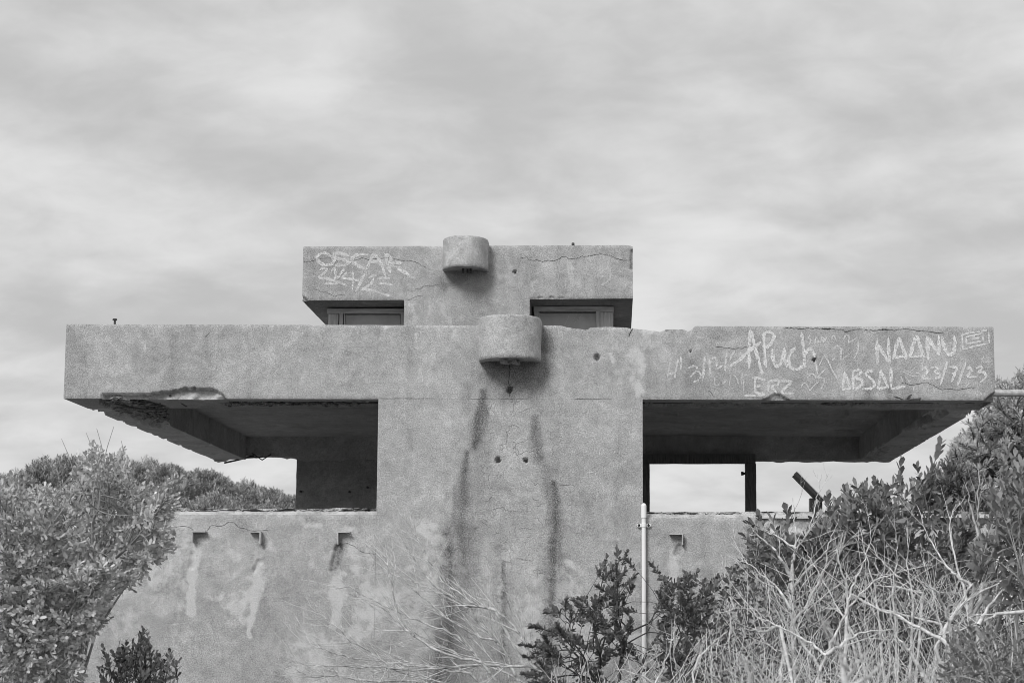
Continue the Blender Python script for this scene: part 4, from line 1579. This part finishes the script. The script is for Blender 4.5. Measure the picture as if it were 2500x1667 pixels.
def sprig(mb, tips, tdir, n, L, W, r, back, rnd0=0.5, spread=0.9, upb=0.25, tw=None, tone=None):
    """n leaves spiralled along the last stretch of each twig"""
    m = len(tips)
    t = (np.arange(n)[None] + r.random((m, n)) * 0.7) / n
    ph = np.arange(n)[None] * 2.4 + r.random((m, 1)) * 6.28 + r.normal(0, 0.3, (m, n))
    d = unit(tdir + np.array([0, 0, upb]))[:, None, :] * np.ones((1, n, 1))
    ref = unit(np.cross(d, np.array([0.31, 0.52, 0.2])))
    b2 = np.cross(d, ref)
    out = ref * np.cos(ph)[..., None] + b2 * np.sin(ph)[..., None]
    base = tips[:, None] + tdir[:, None] * (t[..., None] - 0.85) * back
    ang = spread * (1.15 - 0.75 * t)
    ld = unit(d * np.cos(ang)[..., None] + out * np.sin(ang)[..., None])
    nrm = unit(d * np.sin(ang)[..., None] - out * np.cos(ang)[..., None]) + r.normal(0, 0.35, ld.shape)
    ll = L * (0.5 + 0.75 * r.random((m, n))) * (0.8 + 0.4 * r.random((m, 1)))
    ww = W * (0.7 + 0.5 * r.random((m, n)))
    clump = (r.random((m, 1)) - 0.5) * 0.5 if tone is None else tone[:, None]
    rr = np.clip(rnd0 + clump + 0.30 * (r.random((m, n)) - 0.5) + 0.15 * (t - 0.5), 0, 1)
    mb.leaves(base.reshape(-1, 3), ld.reshape(-1, 3), nrm.reshape(-1, 3), ll.reshape(-1), ww.reshape(-1), rr.reshape(-1), 0.12)


def shrub(name, label, base, targets, seed, r_tip, leaf, n, L, W, back, bark='bark', spread=0.9, rnd0=0.5, group=None, cat='shrub', curve=0.12, jit=0.10, upb=0.25, expo=0.5, stems=1, fork=None):
    r = np.random.default_rng(seed)
    root = thing(name, label, cat, tuple(base), group)
    mb = MB()
    lf = MB()
    if stems == 1:
        groups = [targets]
    else:
        o = np.argsort(targets[:, 0] + r.normal(0, 0.15, len(targets)))
        groups = [targets[g] for g in np.array_split(o, stems)]
    if fork is not None:
        fk = np.array(fork)
        mb.pipe([np.array(base), base + (fk - base) * 0.5 + np.array([0.02, 0, 0]), fk], [0.030, 0.024, 0.018], 8)
        base = fk
    for k, tg in enumerate(groups):
        bb = np.array(base) + (r.normal(0, 0.06, 3) * np.array([1, 1, 0]) if stems > 1 else 0)
        p0, p1, r0, r1, tips, td = grow(bb, tg, r_tip, r, expo=expo, curve=curve, jit=jit)
        mb.tubes(p0, p1, r0, r1, 5)
        sprig(lf, tips, td, n, L, W, r, back, rnd0, spread, upb)
    mb.build('branches', M[bark], root)
    o = lf.build('foliage', M[leaf], root)
    o["kind"] = "stuff"
    return root


def gbase(u, Y, dz=-0.05):
    x = P(u, 1600, Y)[0]
    return np.array([x, Y, float(gz(x, Y)) + dz])


R = np.random.default_rng(5)

# large pale-leaved shrub at the left
polyA = [(-60, 1180), (40, 1165), (90, 1190), (150, 1200), (185, 1160), (200, 1095), (225, 1085), (265, 1120), (300, 1100), (315, 1130), (330, 1180), (380, 1190), (430, 1160), (450, 1180), (425, 1235), (405, 1290),
         (425, 1300), (410, 1350), (380, 1385), (330, 1425), (285, 1450), (265, 1480), (262, 1520), (230, 1540), (200, 1560), (205, 1640), (190, 1690), (-60, 1690)]
tA_ = region(polyA, -4.8, -2.4, 2300, R, clump=0.47, cs=4.5)
thick = shrub('coastal_shrub', 'tall pale-leaved coastal shrub filling the left edge in front of the parapet', gbase(196, -3.4), tA_, 21, 0.0022, 'leaf_pale', 17, 0.037, 0.017, 0.18, 'bark', 0.95, 0.55, 'living coastal shrubs', stems=9, expo=0.38, jit=0.05, curve=0.07, fork=P(165, 1600, -3.4))
for ln in ([(240, 1130), (222, 1085), (210, 1055)], [(250, 1140), (262, 1090), (278, 1040)], [(255, 1120), (246, 1080), (236, 1045)], [(310, 1150), (304, 1110), (296, 1075)], [(180, 1150), (165, 1105), (150, 1070)], [(60, 1230), (45, 1190), (20, 1165)], [(430, 1210), (440, 1180), (452, 1160)]):
    bar([P(u, v, -3.5) for u, v in ln], np.linspace(0.003, 0.0012, len(ln)), thick, 'shoot', 'bark')
for ln in ([(112, 1530), (85, 1450), (30, 1400)], [(172, 1375), (142, 1315), (115, 1296)], [(48, 1480), (52, 1380), (45, 1290)], [(200, 1640), (215, 1560), (250, 1430), (262, 1380)], [(205, 1640), (235, 1540), (300, 1440), (380, 1350)]):
    bar([P(u, v, -4.0) for u, v in ln], np.linspace(0.008, 0.003, len(ln)), thick, 'stem', 'bark')
# low shrub at its foot
polyB = [(235, 1690), (245, 1600), (260, 1570), (290, 1560), (330, 1565), (345, 1545), (370, 1555), (385, 1595), (420, 1590), (432, 1610), (430, 1650), (415, 1690)]
tB_ = region(polyB, -3.6, -3.0, 90, R)
shrub('coastal_shrub', 'low shrub with loose dull leaves at the foot of the tall left shrub', gbase(320, -3.3), tB_, 22, 0.002, 'leaf_pale', 12, 0.040, 0.019, 0.14, 'bark_dark', 0.95, 0.32, 'living coastal shrubs', stems=3)

# dark tufted shrub in front of the pier and the drain pipe
polyC = [(1270, 1690), (1285, 1560), (1300, 1520), (1335, 1500), (1350, 1460), (1362, 1470), (1370, 1510), (1385, 1450), (1410, 1440), (1440, 1480), (1460, 1440), (1450, 1380), (1480, 1360), (1495, 1370), (1510, 1335), (1545, 1338), (1540, 1400), (1590, 1350), (1600, 1370), (1560, 1420), (1600, 1440), (1615, 1395), (1640, 1390), (1660, 1400), (1710, 1385), (1740, 1410), (1770, 1415), (1765, 1450), (1740, 1470), (1745, 1530), (1700, 1600), (1680, 1690)]
tC_ = region(polyC, -1.4, -0.5, 260, R)
tC_ = tC_[(np.abs(UV(tC_)[0] - 1574) > 28) | (R.random(len(tC_)) < 0.15)]
shrub('coastal_shrub', 'dark tufted shrub standing against the pier around the drain pipe', gbase(1520, -0.9), tC_, 23, 0.0019, 'leaf_dark', 24, 0.044, 0.021, 0.11, 'bark_dark', 0.85, 0.42, 'living coastal shrubs', stems=4, curve=0.09, jit=0.06, fork=P(1500, 1720, -0.9))

polyC2 = [(1605, 1690), (1605, 1450), (1618, 1405), (1645, 1395), (1660, 1405), (1705, 1395), (1735, 1415), (1770, 1425), (1765, 1480), (1730, 1560), (1725, 1690)]
tC2 = region(polyC2, -2.6, -2.0, 75, R)
shrub('coastal_shrub', 'dark tufted shrub between the drain pipe and the bleached twigs', gbase(1670, -2.3), tC2, 28, 0.0019, 'leaf_dark', 24, 0.042, 0.020, 0.11, 'bark_dark', 0.85, 0.42, 'living coastal shrubs', stems=3, curve=0.09, jit=0.06, fork=P(1665, 1720, -2.3))

# broad-leaved shrub right of the opening
polyD = [(1815, 1340), (1835, 1290), (1850, 1262), (1890, 1262), (1915, 1275), (1950, 1285), (1985, 1270), (2010, 1280), (2025, 1245), (2050, 1235), (2060, 1210), (2090, 1200), (2110, 1180), (2135, 1190), (2150, 1170), (2180, 1200), (2190, 1150), (2215, 1160), (2240, 1150), (2250, 1200), (2280, 1230), (2340, 1245), (2400, 1280), (2430, 1400), (2250, 1420), (2100, 1420), (1900, 1400), (1825, 1390)]
tD_ = region(polyD, -1.9, -0.7, 360, R, clump=0.44, cs=4.0)
shrubD = shrub('coastal_shrub', 'broad-leaved dark shrub right of the opening below the lectern sign', gbase(2060, -1.3), tD_, 24, 0.003, 'leaf_mid', 13, 0.075, 0.032, 0.20, 'bark', 0.85, 0.45, 'living coastal shrubs', stems=4)
# its two tall leading shoots carry leaves one can pick apart
lm = MB()
lm.leaves([[0, 0, 0]], [[0, 0, 1]], [[0, -1, 0]], 1.0, 0.50, 0.45, 0.10)
leaf_me = lm.mesh('leaf', M['leaf_mid'])
rl_ = np.random.default_rng(77)


def shoot(parent, pts, Y, n, L):
    w = np.array([P(a, c, Y) for a, c in pts])
    b = MB()
    b.pipe(w, np.linspace(0.006, 0.0025, len(w)), 6)
    b.build('shoot', M['bark'], parent)
    s = np.linspace(0.25, 1.0, n)
    cum = np.concatenate([[0], np.cumsum(np.linalg.norm(np.diff(w, axis=0), axis=1))])
    cum /= cum[-1]
    for k, t in enumerate(s):
        p = np.array([np.interp(t, cum, w[:, i]) for i in range(3)])
        p2 = np.array([np.interp(min(1, t + 0.05), cum, w[:, i]) for i in range(3)])
        ax3 = unit(w[-1] - w[-2]) if t > 0.95 else unit(p2 - p)
        ph = k * 2.4 + rl_.normal(0, 0.3)
        ref = unit(np.cross(ax3, np.array([0.1, 1.0, 0.1])))
        out = ref * math.cos(ph) + np.cross(ax3, ref) * math.sin(ph)
        an = 0.75 - 0.35 * t + rl_.normal(0, 0.12)
        d = Vector(unit(ax3 * math.cos(an) + out * math.sin(an)))
        nn = Vector(unit(ax3 * math.sin(an) - out * math.cos(an)))
        x = d.cross(nn).normalized()
        yv = d.cross(x).normalized()
        ls = L * rl_.uniform(0.8, 1.35)
        m = Matrix((x, yv, d)).transposed().to_4x4()
        o = bpy.data.objects.new('leaf', leaf_me)
        COL.objects.link(o)
        o.parent = parent
        o.matrix_parent_inverse = Matrix.Translation(-LOC[parent.name])
        o.matrix_basis = Matrix.Translation(Vector(p)) @ m @ Matrix.Scale(ls, 4)


shoot(shrubD, [(2218, 1290), (2240, 1210), (2262, 1170), (2285, 1120), (2294, 1088)], -1.2, 26, 0.075)
shoot(shrubD, [(2205, 1280), (2202, 1210), (2196, 1160), (2200, 1128)], -1.3, 22, 0.070)
shoot(shrubD, [(2130, 1280), (2140, 1230), (2136, 1180)], -1.1, 20, 0.072)
shoot(shrubD, [(2060, 1290), (2066, 1240), (2062, 1195)], -1.2, 18, 0.070)
shoot(shrubD, [(2030, 1290), (2024, 1250), (2022, 1222)], -1.5, 16, 0.066)
shoot(shrubD, [(1990, 1300), (1986, 1262), (1990, 1238)], -1.5, 16, 0.062)
shoot(shrubD, [(1915, 1300), (1925, 1262), (1920, 1242)], -1.4, 14, 0.060)

# near shrub at the right edge
polyE = [(2385, 1330), (2400, 1230), (2430, 1180), (2440, 1110), (2455, 1080), (2480, 1110), (2560, 1120), (2600, 1300), (2560, 1480), (2480, 1440), (2440, 1480), (2400, 1420), (2360, 1400)]
tE_ = region(polyE, -4.2, -3.2, 110, R)
shrub('coastal_shrub', 'broad-leaved shrub rising at the right edge of the picture', gbase(2560, -3.6), tE_, 25, 0.003, 'leaf_mid', 12, 0.075, 0.030, 0.18, 'bark', 0.85, 0.5, 'living coastal shrubs', stems=2)
polyF = [(2290, 1690), (2300, 1600), (2340, 1520), (2375, 1500), (2400, 1530), (2450, 1550), (2560, 1540), (2580, 1690)]
tF_ = region(polyF, -6.0, -4.8, 120, R)
shrub('coastal_shrub', 'small-leaved low shrub in the bottom right corner', gbase(2440, -5.4), tF_, 26, 0.002, 'leaf_mid', 14, 0.034, 0.015, 0.12, 'bark', 0.9, 0.5, 'living coastal shrubs', stems=3)

# pine-like tree behind the right arm of the slab
polyT = [(2320, 1150), (2322, 1095), (2350, 1055), (2390, 1000), (2370, 985), (2425, 945), (2440, 930), (2480, 918), (2540, 900), (2680, 930), (2700, 1290), (2420, 1300), (2380, 1230), (2340, 1180)]
tT_ = region(polyT, 6.5, 9.5, 1050, R)
tree_base = gbase(2560, 8.0)
rt = np.random.default_rng(27)
tr_ = thing('coastal_tree', 'bushy fine-leaved coastal tree behind the right end of the slab', 'tree', tuple(tree_base))
p0, p1, r0, r1, tips, td = grow(tree_base, tT_, 0.006, rt, expo=0.5, curve=0.10)
b = MB()
b.tubes(p0, p1, r0, r1, 6)
b.build('trunk', M['bark_dark'], tr_)
b = MB()
sprig(b, tips, td, 56, 0.075, 0.016, rt, 0.36, 0.68, 1.05, 0.35)
o = b.build('crown', M['leaf_scrub'], tr_)
o["kind"] = "stuff"
polyT2 = [(2240, 1230), (2245, 1190), (2270, 1160), (2290, 1140), (2310, 1125), (2345, 1130), (2370, 1150), (2400, 1200), (2410, 1290), (2280, 1290)]
tT2 = region(polyT2, 5.8, 7.2, 240, R)
tb2 = gbase(2330, 6.5)
tr2 = thing('coastal_tree', 'smaller dark bushy tree in front of the larger one right of the opening', 'tree', tuple(tb2))
p0, p1, r0, r1, tips, td = grow(tb2, tT2, 0.005, rt, expo=0.5, curve=0.10)
b = MB()
b.tubes(p0, p1, r0, r1, 6)
b.build('trunk', M['bark_dark'], tr2)
b = MB()
sprig(b, tips, td, 60, 0.070, 0.016, rt, 0.36, 0.22, 1.05, 0.35)
o = b.build('crown', M['leaf_scrub'], tr2)
o["kind"] = "stuff"


# scrub on the dune behind, left
def scrub_mesh(seed, n):
    r = np.random.default_rng(seed)
    d = unit(r.normal(0, 1, (n, 3)))
    d[:, 2] = np.abs(d[:, 2]) * 0.9 - 0.12
    d = unit(d)
    lump = 0.80 + 0.5 * (fbm(d + seed, 2.6, 3, seed) - 0.3)
    rad = lump * (1 - 0.28 * r.random(n) ** 2)
    tips = d * rad[:, None]
    td = unit(d * 0.6 + np.array([0, 0, 0.9]) + r.normal(0, 0.25, (n, 3)))
    tone = (fbm(d + 3.0, 3.2, 3, seed + 2) - 0.5) * 1.3 + r.normal(0, 0.08, n)
    b = MB()
    sprig(b, tips, td, 13, 0.105, 0.022, r, 0.17, 0.48, 0.85, 0.3, tone=tone)
    me = b.mesh('foliage', M['leaf_scrub'])
    b = MB()
    k = r.choice(n, 90, replace=False)
    p0, p1, r0, r1, _, _ = grow(np.array([0, 0, -0.35]), tips[k] * 0.93, 0.006, r)
    b.tubes(p0, p1, r0, r1, 4)
    return me, b.mesh('branches', M['bark_dark'])


sm = [scrub_mesh(71, 1500), scrub_mesh(72, 1500), scrub_mesh(73, 1500)]
SCRUB = [  # picture place of the top, distance, half width px, height factor, label
    (30, 1150, 20.0, 95, 'grey-green scrub bush at the far left of the dune skyline'),
    (150, 1105, 21.0, 130, 'highest rounded scrub bush on the dune skyline at the left'),
    (265, 1108, 22.5, 110, 'scrub bush on the dune skyline behind the tall shrub tip'),
    (345, 1118, 21.0, 90, 'scrub bush on the dune right of the tall shrub tip'),
    (410, 1128, 19.5, 85, 'scrub bush on the dune above the left end of the parapet'),
    (500, 1142, 21.0, 95, 'scrub bush on the dune below the broken slab corner'),
    (585, 1172, 21.0, 85, 'scrub bush on the dune midway along the left opening'),
    (655, 1185, 20.5, 80, 'scrub bush on the dune next to the dark rear wall'),
    (722, 1205, 20.0, 70, 'lowest scrub bush touching the edge of the dark rear wall'),
    (90, 1190, 17.0, 110, 'nearer scrub bush on the dune at the far left'),
    (240, 1185, 17.0, 110, 'nearer scrub bush on the dune behind the left shrub'),
    (400, 1195, 16.5, 95, 'nearer scrub bush on the dune showing over the parapet'),
    (520, 1205, 16.5, 90, 'nearer scrub bush on the dune over the parapet under the slab'),
    (630, 1225, 16.0, 80, 'nearest low scrub bush over the parapet beside the rear wall'),
]
for k, (u, v, Y, hw, lab) in enumerate(SCRUB):
    top = P(u, v, Y)
    s = hw / F * (D + Y) * 1.06
    sz = s * 0.92
    me_l, me_b = sm[k % 3]
    loc = Vector((top[0], Y, top[2] - sz * 0.98))
    root = thing('scrub_bush', lab, 'bush', tuple(loc), 'scrub bushes on the dune')
    root.rotation_euler = (0, 0, k * 1.9)
    root.scale = (s, s, sz)
    for nm, me in (('foliage', me_l), ('branches', me_b)):
        o = bpy.data.objects.new(nm, me)
        COL.objects.link(o)
        o.parent = root
        if nm == 'foliage':
            o["kind"] = "stuff"


# ------------------------------------------------------------------ dead, bleached shrubs
def dead(label, base, targets, seed, r_tip, mat='twig', jit=0.07, curve=0.10, frac=(0.25, 0.45), expo=0.42, bias=None, fuzz=2, fl=0.10):
    r = np.random.default_rng(seed)
    root = thing('dead_shrub', label, 'dead shrub', tuple(base), 'dead bleached shrubs')
    p0, p1, r0, r1, tips, td = grow(np.array(base), targets, r_tip, r, expo=expo, jit=jit, curve=curve, frac=frac, bias=bias)
    b = MB()
    b.tubes(p0, p1, r0, r1, 5)
    b.build('branches', M[mat], root)
    # side twigs off the thinner branches
    thin = np.where(r0 < r_tip * 3.2)[0]
    k = r.choice(thin, int(len(thin) * fuzz * 0.35), replace=True)
    if len(k):
        a = p0[k] + (p1[k] - p0[k]) * r.random((len(k), 1))
        d = unit(unit(p1[k] - p0[k]) + r.normal(0, 0.55, (len(k), 3)))
        ln = fl * r.uniform(0.4, 1.4, (len(k), 1))
        m = a + d * ln * 0.5
        e = m + unit(d + r.normal(0, 0.3, d.shape)) * ln * 0.5
        t = MB()
        t.tubes(a, m, r_tip * 0.75, r_tip * 0.6, 4)
        t.tubes(m, e, r_tip * 0.6, r_tip * 0.35, 4)
        o = t.build('twigs', M[mat], root)
        o['kind'] = 'stuff'
    return root


def limbs(label, base, lines, Y, dy, seed, r0, r1, per_m, tl, mat='twig', side=0.45, sub=2):
    """hand-laid main limbs with side twigs that lean forward along each limb"""
    r = np.random.default_rng(seed)
    root = thing('dead_shrub', label, 'dead shrub', tuple(base), 'dead bleached shrubs')
    A0, A1, RA, RB = [], [], [], []
    t0, t1, ra, rb = [], [], [], []
    for ln in lines:
        y = Y + r.uniform(-dy, dy)
        ye = y + r.uniform(-dy, dy)
        pts = np.array([P(u, v, y + (ye - y) * k / len(ln)) for k, (u, v) in enumerate(ln)])
        n = max(6, len(pts) * 4)
        k = np.linspace(0, len(pts) - 1, n)
        w = np.stack([np.interp(k, np.arange(len(pts)), pts[:, i]) for i in range(3)], -1)
        for _ in range(2):
            w[1:-1] = 0.25 * w[:-2] + 0.5 * w[1:-1] + 0.25 * w[2:]
        w[1:-1] += r.normal(0, 0.004, w[1:-1].shape)
        rad = np.linspace(r0, r1, n) * r.uniform(0.8, 1.2)
        A0.append(w[:-1]); A1.append(w[1:]); RA.append(rad[:-1]); RB.append(rad[1:])
        L = np.linalg.norm(np.diff(w, axis=0), axis=1).sum()
        cnt = int(L * per_m)
        for q in range(cnt):
            t = r.uniform(0.12, 1.0)
            f = t * (n - 1)
            i0 = min(int(f), n - 2)
            p = w[i0] + (w[i0 + 1] - w[i0]) * (f - i0)
            d = unit(w[i0 + 1] - w[i0])
            stack = [(p, d, tl * r.uniform(0.4, 1.3) * (1.15 - 0.5 * t), max(0.0028 if sub == 2 and per_m > 20 else 0.0022, (r0 + (r1 - r0) * t) * 0.45), 0)]
            while stack:
                p, d, ll, rr, lev = stack.pop()
                d2 = unit(d + r.normal(0, side, 3) * np.array([1, 0.7, 1]) + np.array([0, 0, 0.10]))
                prev = p
                dd = d2
                m = 4
                for e in range(m):
                    dd = unit(dd + r.normal(0, 0.075, 3) + (d - dd) * 0.04)
                    nx = prev + dd * ll / m
                    t0.append(prev); t1.append(nx)
                    ra.append(rr * (1 - 0.75 * e / m)); rb.append(rr * (1 - 0.75 * (e + 1) / m))
                    if lev < sub and e in (1, 2) and r.random() < 0.75:
                        stack.append((nx, dd, ll * r.uniform(0.35, 0.65), rr * 0.6, lev + 1))
                    prev = nx
    b = MB()
    for a, c, e, f in zip(A0, A1, RA, RB):
        b.tubes(a, c, e, f, 6)
    for q, a in enumerate(A0):
        g0 = a[0]
        oth = np.concatenate([x for k, x in enumerate(A0) if k != q])
        if q == 0 or np.linalg.norm(oth - g0, axis=1).min() > 0.08:
            b.pipe([np.array(base), (np.array(base) + g0) / 2 + np.array([0.03, 0, 0]), g0], [r0 * 1.5, r0 * 1.3, r0], 6)
    b.build('branches', M[mat], root)
    if t0:
        b = MB()
        b.tubes(np.array(t0), np.array(t1), np.array(ra), np.array(rb), 4)
        o = b.build('twigs', M['twig'], root)
        o['kind'] = 'stuff'
    return root


t5 = T(700, 1200, 0.2979)
spray = [t5(l) for l in (
    [(2250, 1600), (2100, 1490), (1990, 1410), (1980, 1300), (1920, 1180), (1850, 1080), (1700, 960), (1500, 915), (1430, 830), (1300, 760), (1190, 610), (1120, 470), (1050, 350), (985, 270)],
    [(2150, 1530), (1990, 1415), (1800, 1440), (1590, 1400), (1520, 1300), (1380, 1160), (1200, 1100), (950, 1000), (720, 900), (500, 770), (400, 800)],
    [(1930, 1600), (1870, 1490), (1800, 1320), (1720, 1220), (1560, 1060), (1480, 950), (1250, 840), (1100, 760), (960, 700), (720, 650)],
    [(2000, 1600), (1800, 1480), (1590, 1400), (1450, 1350), (1250, 1260), (1000, 1130), (900, 1040), (780, 950), (640, 880), (430, 800)],
    [(1450, 1600), (1250, 1550), (900, 1480), (700, 1310), (520, 1230), (440, 1130), (340, 1040), (225, 970)],
    [(1500, 1480), (1300, 1460), (1060, 1420), (900, 1400), (600, 1370), (420, 1330), (250, 1270), (110, 1215)],
    [(1600, 1400), (1250, 1320), (1050, 1180), (950, 1110), (900, 970), (850, 700), (830, 600), (760, 520)],
    [(1720, 1220), (1590, 1190), (1350, 1060), (1200, 930), (1000, 770), (850, 560), (750, 510)],
    [(1600, 1410), (1330, 1440), (1000, 1460), (700, 1430), (300, 1425), (130, 1410)],
    [(1300, 1600), (1000, 1540), (700, 1560), (400, 1500), (200, 1520), (70, 1450)],
    [(1700, 960), (1480, 930), (1320, 850), (1180, 750), (1050, 560), (930, 360)])]
limbs('fallen bleached dead branch fanning left across the foot of the pier', gbase(1470, -0.8), spray, -0.75, 0.22, 91, 0.0100, 0.0020, 15, 0.36, 'twig_mid', 0.34, 2)

t7 = T(1800, 1060, 0.3872)
SETS = [
    ('pale forked dead shrub reaching up past the lectern sign', 1930, -2.4, 0.25, [
        [(360, 1400), (340, 1240), (330, 900), (350, 800), (370, 720), (440, 640), (490, 480), (510, 350), (530, 250)], [(345, 800), (370, 720), (360, 500), (350, 400)], [(370, 720), (260, 640), (150, 600)], [(340, 900), (240, 720), (130, 640), (60, 560)],
        [(335, 1000), (420, 870), (520, 780), (600, 660), (640, 530)], [(340, 1100), (250, 960), (130, 860), (20, 780)], [(345, 1200), (480, 1000), (560, 830), (570, 720)]], 0.0095, 0.0014, 7, 0.24),
    ('grey dead shrub with a dark forked stem at the bottom below the lectern sign', 2010, -3.6, 0.35, [
        [(500, 1620), (520, 1480), (560, 1390), (630, 1240), (690, 1100), (860, 920), (970, 880), (1070, 855)], [(560, 1390), (460, 1310), (270, 1210), (120, 1150), (0, 1060)], [(690, 1100), (720, 960), (800, 800), (830, 690)],
        [(560, 1390), (700, 1290), (800, 1240), (1000, 1230)], [(270, 1210), (150, 1240), (0, 1215)], [(520, 1480), (400, 1300), (330, 1130), (210, 1010)]], 0.0095, 0.0014, 6, 0.26),
    ('pale dead shrub in front of the broad-leaved shrub', 2170, -2.7, 0.4, [
        [(1430, 1400), (1290, 1200), (1170, 1000), (1000, 880), (880, 760), (830, 640), (850, 560)], [(1170, 1000), (1020, 960), (860, 950)], [(1290, 1200), (1050, 1130), (840, 1080), (650, 960)], [(900, 1300), (880, 1000), (830, 850), (800, 700), (760, 560)],
        [(700, 1200), (690, 950), (640, 800), (620, 660)], [(1000, 1300), (980, 1000), (1010, 760), (1000, 620)], [(1100, 1250), (1110, 1000), (1060, 820), (1080, 700)], [(760, 1300), (640, 1100), (560, 950), (470, 800), (420, 700)]], 0.0080, 0.0014, 7, 0.24),
    ('tall pale dead shrub with forked stems near the right edge', 2400, -3.3, 0.4, [
        [(1250, 1350), (1300, 1210), (1440, 1020), (1560, 800), (1680, 660), (1808, 490)], [(1560, 800), (1525, 620), (1515, 500), (1530, 180)], [(1480, 960), (1360, 870), (1300, 800), (1200, 640), (1130, 440)], [(1510, 1220), (1530, 1000), (1580, 800), (1640, 650), (1760, 560)],
        [(1440, 1020), (1380, 800), (1330, 560), (1380, 420)], [(1680, 660), (1600, 430), (1720, 250)], [(1480, 960), (1620, 880), (1700, 800), (1808, 770)], [(1560, 800), (1480, 500), (1440, 330)]], 0.0100, 0.0014, 6, 0.24),
    ('pale dead shrub lying along the bottom right corner', 2420, -4.3, 0.4, [
        [(1850, 1110), (1640, 1130), (1520, 1200), (1300, 1250), (1050, 1330)], [(1450, 1400), (1250, 1270), (1040, 1160), (850, 1080), (700, 1000)], [(1300, 1250), (1440, 1050), (1600, 960), (1790, 850)], [(1520, 1200), (1600, 1060), (1750, 900)],
        [(1200, 1560), (1100, 1380), (1000, 1280), (960, 1100)], [(1400, 1400), (1320, 1130), (1250, 980), (1100, 880)]], 0.0105, 0.0014, 6, 0.24),
    ('fine dead shrub right of the drain pipe with thin arching twigs', 1800, -1.7, 0.3, [
        [(150, 1560), (60, 1300), (-100, 1050), (-260, 900)], [(60, 1300), (-150, 1180), (-420, 1080)], [(150, 1500), (0, 1150), (-80, 900), (-100, 760)], [(100, 1400), (-200, 1300), (-460, 1290)], [(160, 1400), (90, 1100), (60, 850), (-40, 640)],
        [(180, 1560), (-60, 1420), (-380, 1420), (-560, 1380)], [(60, 1560), (-250, 1500), (-520, 1560)], [(220, 1500), (200, 1200), (120, 960), (110, 760)]], 0.0068, 0.0022, 9, 0.26),
    ('sparse near dead shrub with pale stems blurred at the bottom edge', 2070, -9.4, 0.3, [
        [(690, 1680), (680, 1520), (660, 1400), (600, 1290), (540, 1180), (470, 1080)], [(690, 1560), (780, 1400), (900, 1330)], [(660, 1440), (700, 1300), (690, 1210)], [(100, 1680), (60, 1450), (20, 1380)], [(260, 1680), (290, 1460), (280, 1240)], [(720, 1600), (860, 1500), (900, 1420)]], 0.0042, 0.0008, 4, 0.10),
    ('thin dead stems rising in front of the drain pipe', 1600, -4.8, 0.3, [
        [(-560, 1680), (-480, 1500), (-420, 1330), (-380, 1200)], [(-300, 1680), (-380, 1500), (-400, 1340), (-390, 1130)], [(-420, 1680), (-560, 1530), (-760, 1480)], [(-240, 1680), (-300, 1500), (-180, 1330), (-60, 1240)], [(-640, 1680), (-620, 1520), (-560, 1420)]], 0.0055, 0.002, 6, 0.2),
]
for k, (lab, u, Y, dy, ls, a0, a1, pm, tl) in enumerate(SETS):
    limbs(lab, gbase(u, Y), [t7(l) for l in ls], Y, dy, 300 + k, a0, a1, pm, tl, 'twig', 0.42, 2)

# uncountable fine dead twigs between them
r = np.random.default_rng(99)
mb = MB()
for poly, y0, y1, n, ln in (([(1760, 1500), (1820, 1430), (1900, 1390), (2050, 1370), (2250, 1390), (2400, 1420), (2540, 1420), (2560, 1700), (1640, 1700), (1700, 1560)], -3.4, -1.2, 1350, 0.32),
                            ([(1560, 1600), (1700, 1440), (1760, 1400), (1800, 1500), (1800, 1700), (1560, 1700)], -2.2, -1.0, 160, 0.26),
                            ([(1900, 1600), (2500, 1580), (2540, 1700), (1800, 1700)], -5.6, -3.6, 260, 0.24),
                            ([(1330, 1640), (1560, 1620), (1720, 1610), (1720, 1720), (1330, 1720)], -4.0, -1.2, 120, 0.24),
                            ([(720, 1640), (1100, 1600), (1380, 1620), (1380, 1700), (720, 1700)], -1.2, -0.4, 90, 0.24)):
    c = region(poly, y0, y1, n, r, vb=1.5)
    th = r.normal(0, 0.62, n)
    d = unit(np.stack([np.sin(th), r.normal(0, 0.5, n), np.cos(th)], -1))
    L = ln * r.uniform(0.4, 1.5, (n, 1))
    bend = r.normal(0, 0.06, (n, 3)) * L
    a, e = c - d * L * 0.5, c + d * L * 0.5
    m1, m2 = c - d * L * 0.17 + bend, c + d * L * 0.17 + bend * 0.9
    rr = r.uniform(0.0011, 0.0025, n)
    mb.tubes(a, m1, rr, rr, 4)
    mb.tubes(m1, m2, rr, rr * 0.85, 4)
    mb.tubes(m2, e, rr * 0.85, rr * 0.5, 4)
o = mb.build('dry_twig_tangle', M['twig'])
o["kind"] = "stuff"
o["label"] = "dense tangle of fine bleached dead twigs along the bottom right"
o["category"] = "dead twigs"

# dark undergrowth leaves beneath the tangle
mb = MB()
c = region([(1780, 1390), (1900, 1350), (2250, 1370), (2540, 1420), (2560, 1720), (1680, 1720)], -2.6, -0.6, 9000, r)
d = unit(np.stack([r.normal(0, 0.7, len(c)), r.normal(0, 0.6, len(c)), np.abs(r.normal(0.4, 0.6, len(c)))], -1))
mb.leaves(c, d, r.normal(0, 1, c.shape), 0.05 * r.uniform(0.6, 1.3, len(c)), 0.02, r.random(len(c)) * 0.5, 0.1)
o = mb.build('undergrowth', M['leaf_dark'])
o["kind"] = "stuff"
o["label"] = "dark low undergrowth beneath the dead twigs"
o["category"] = "undergrowth"
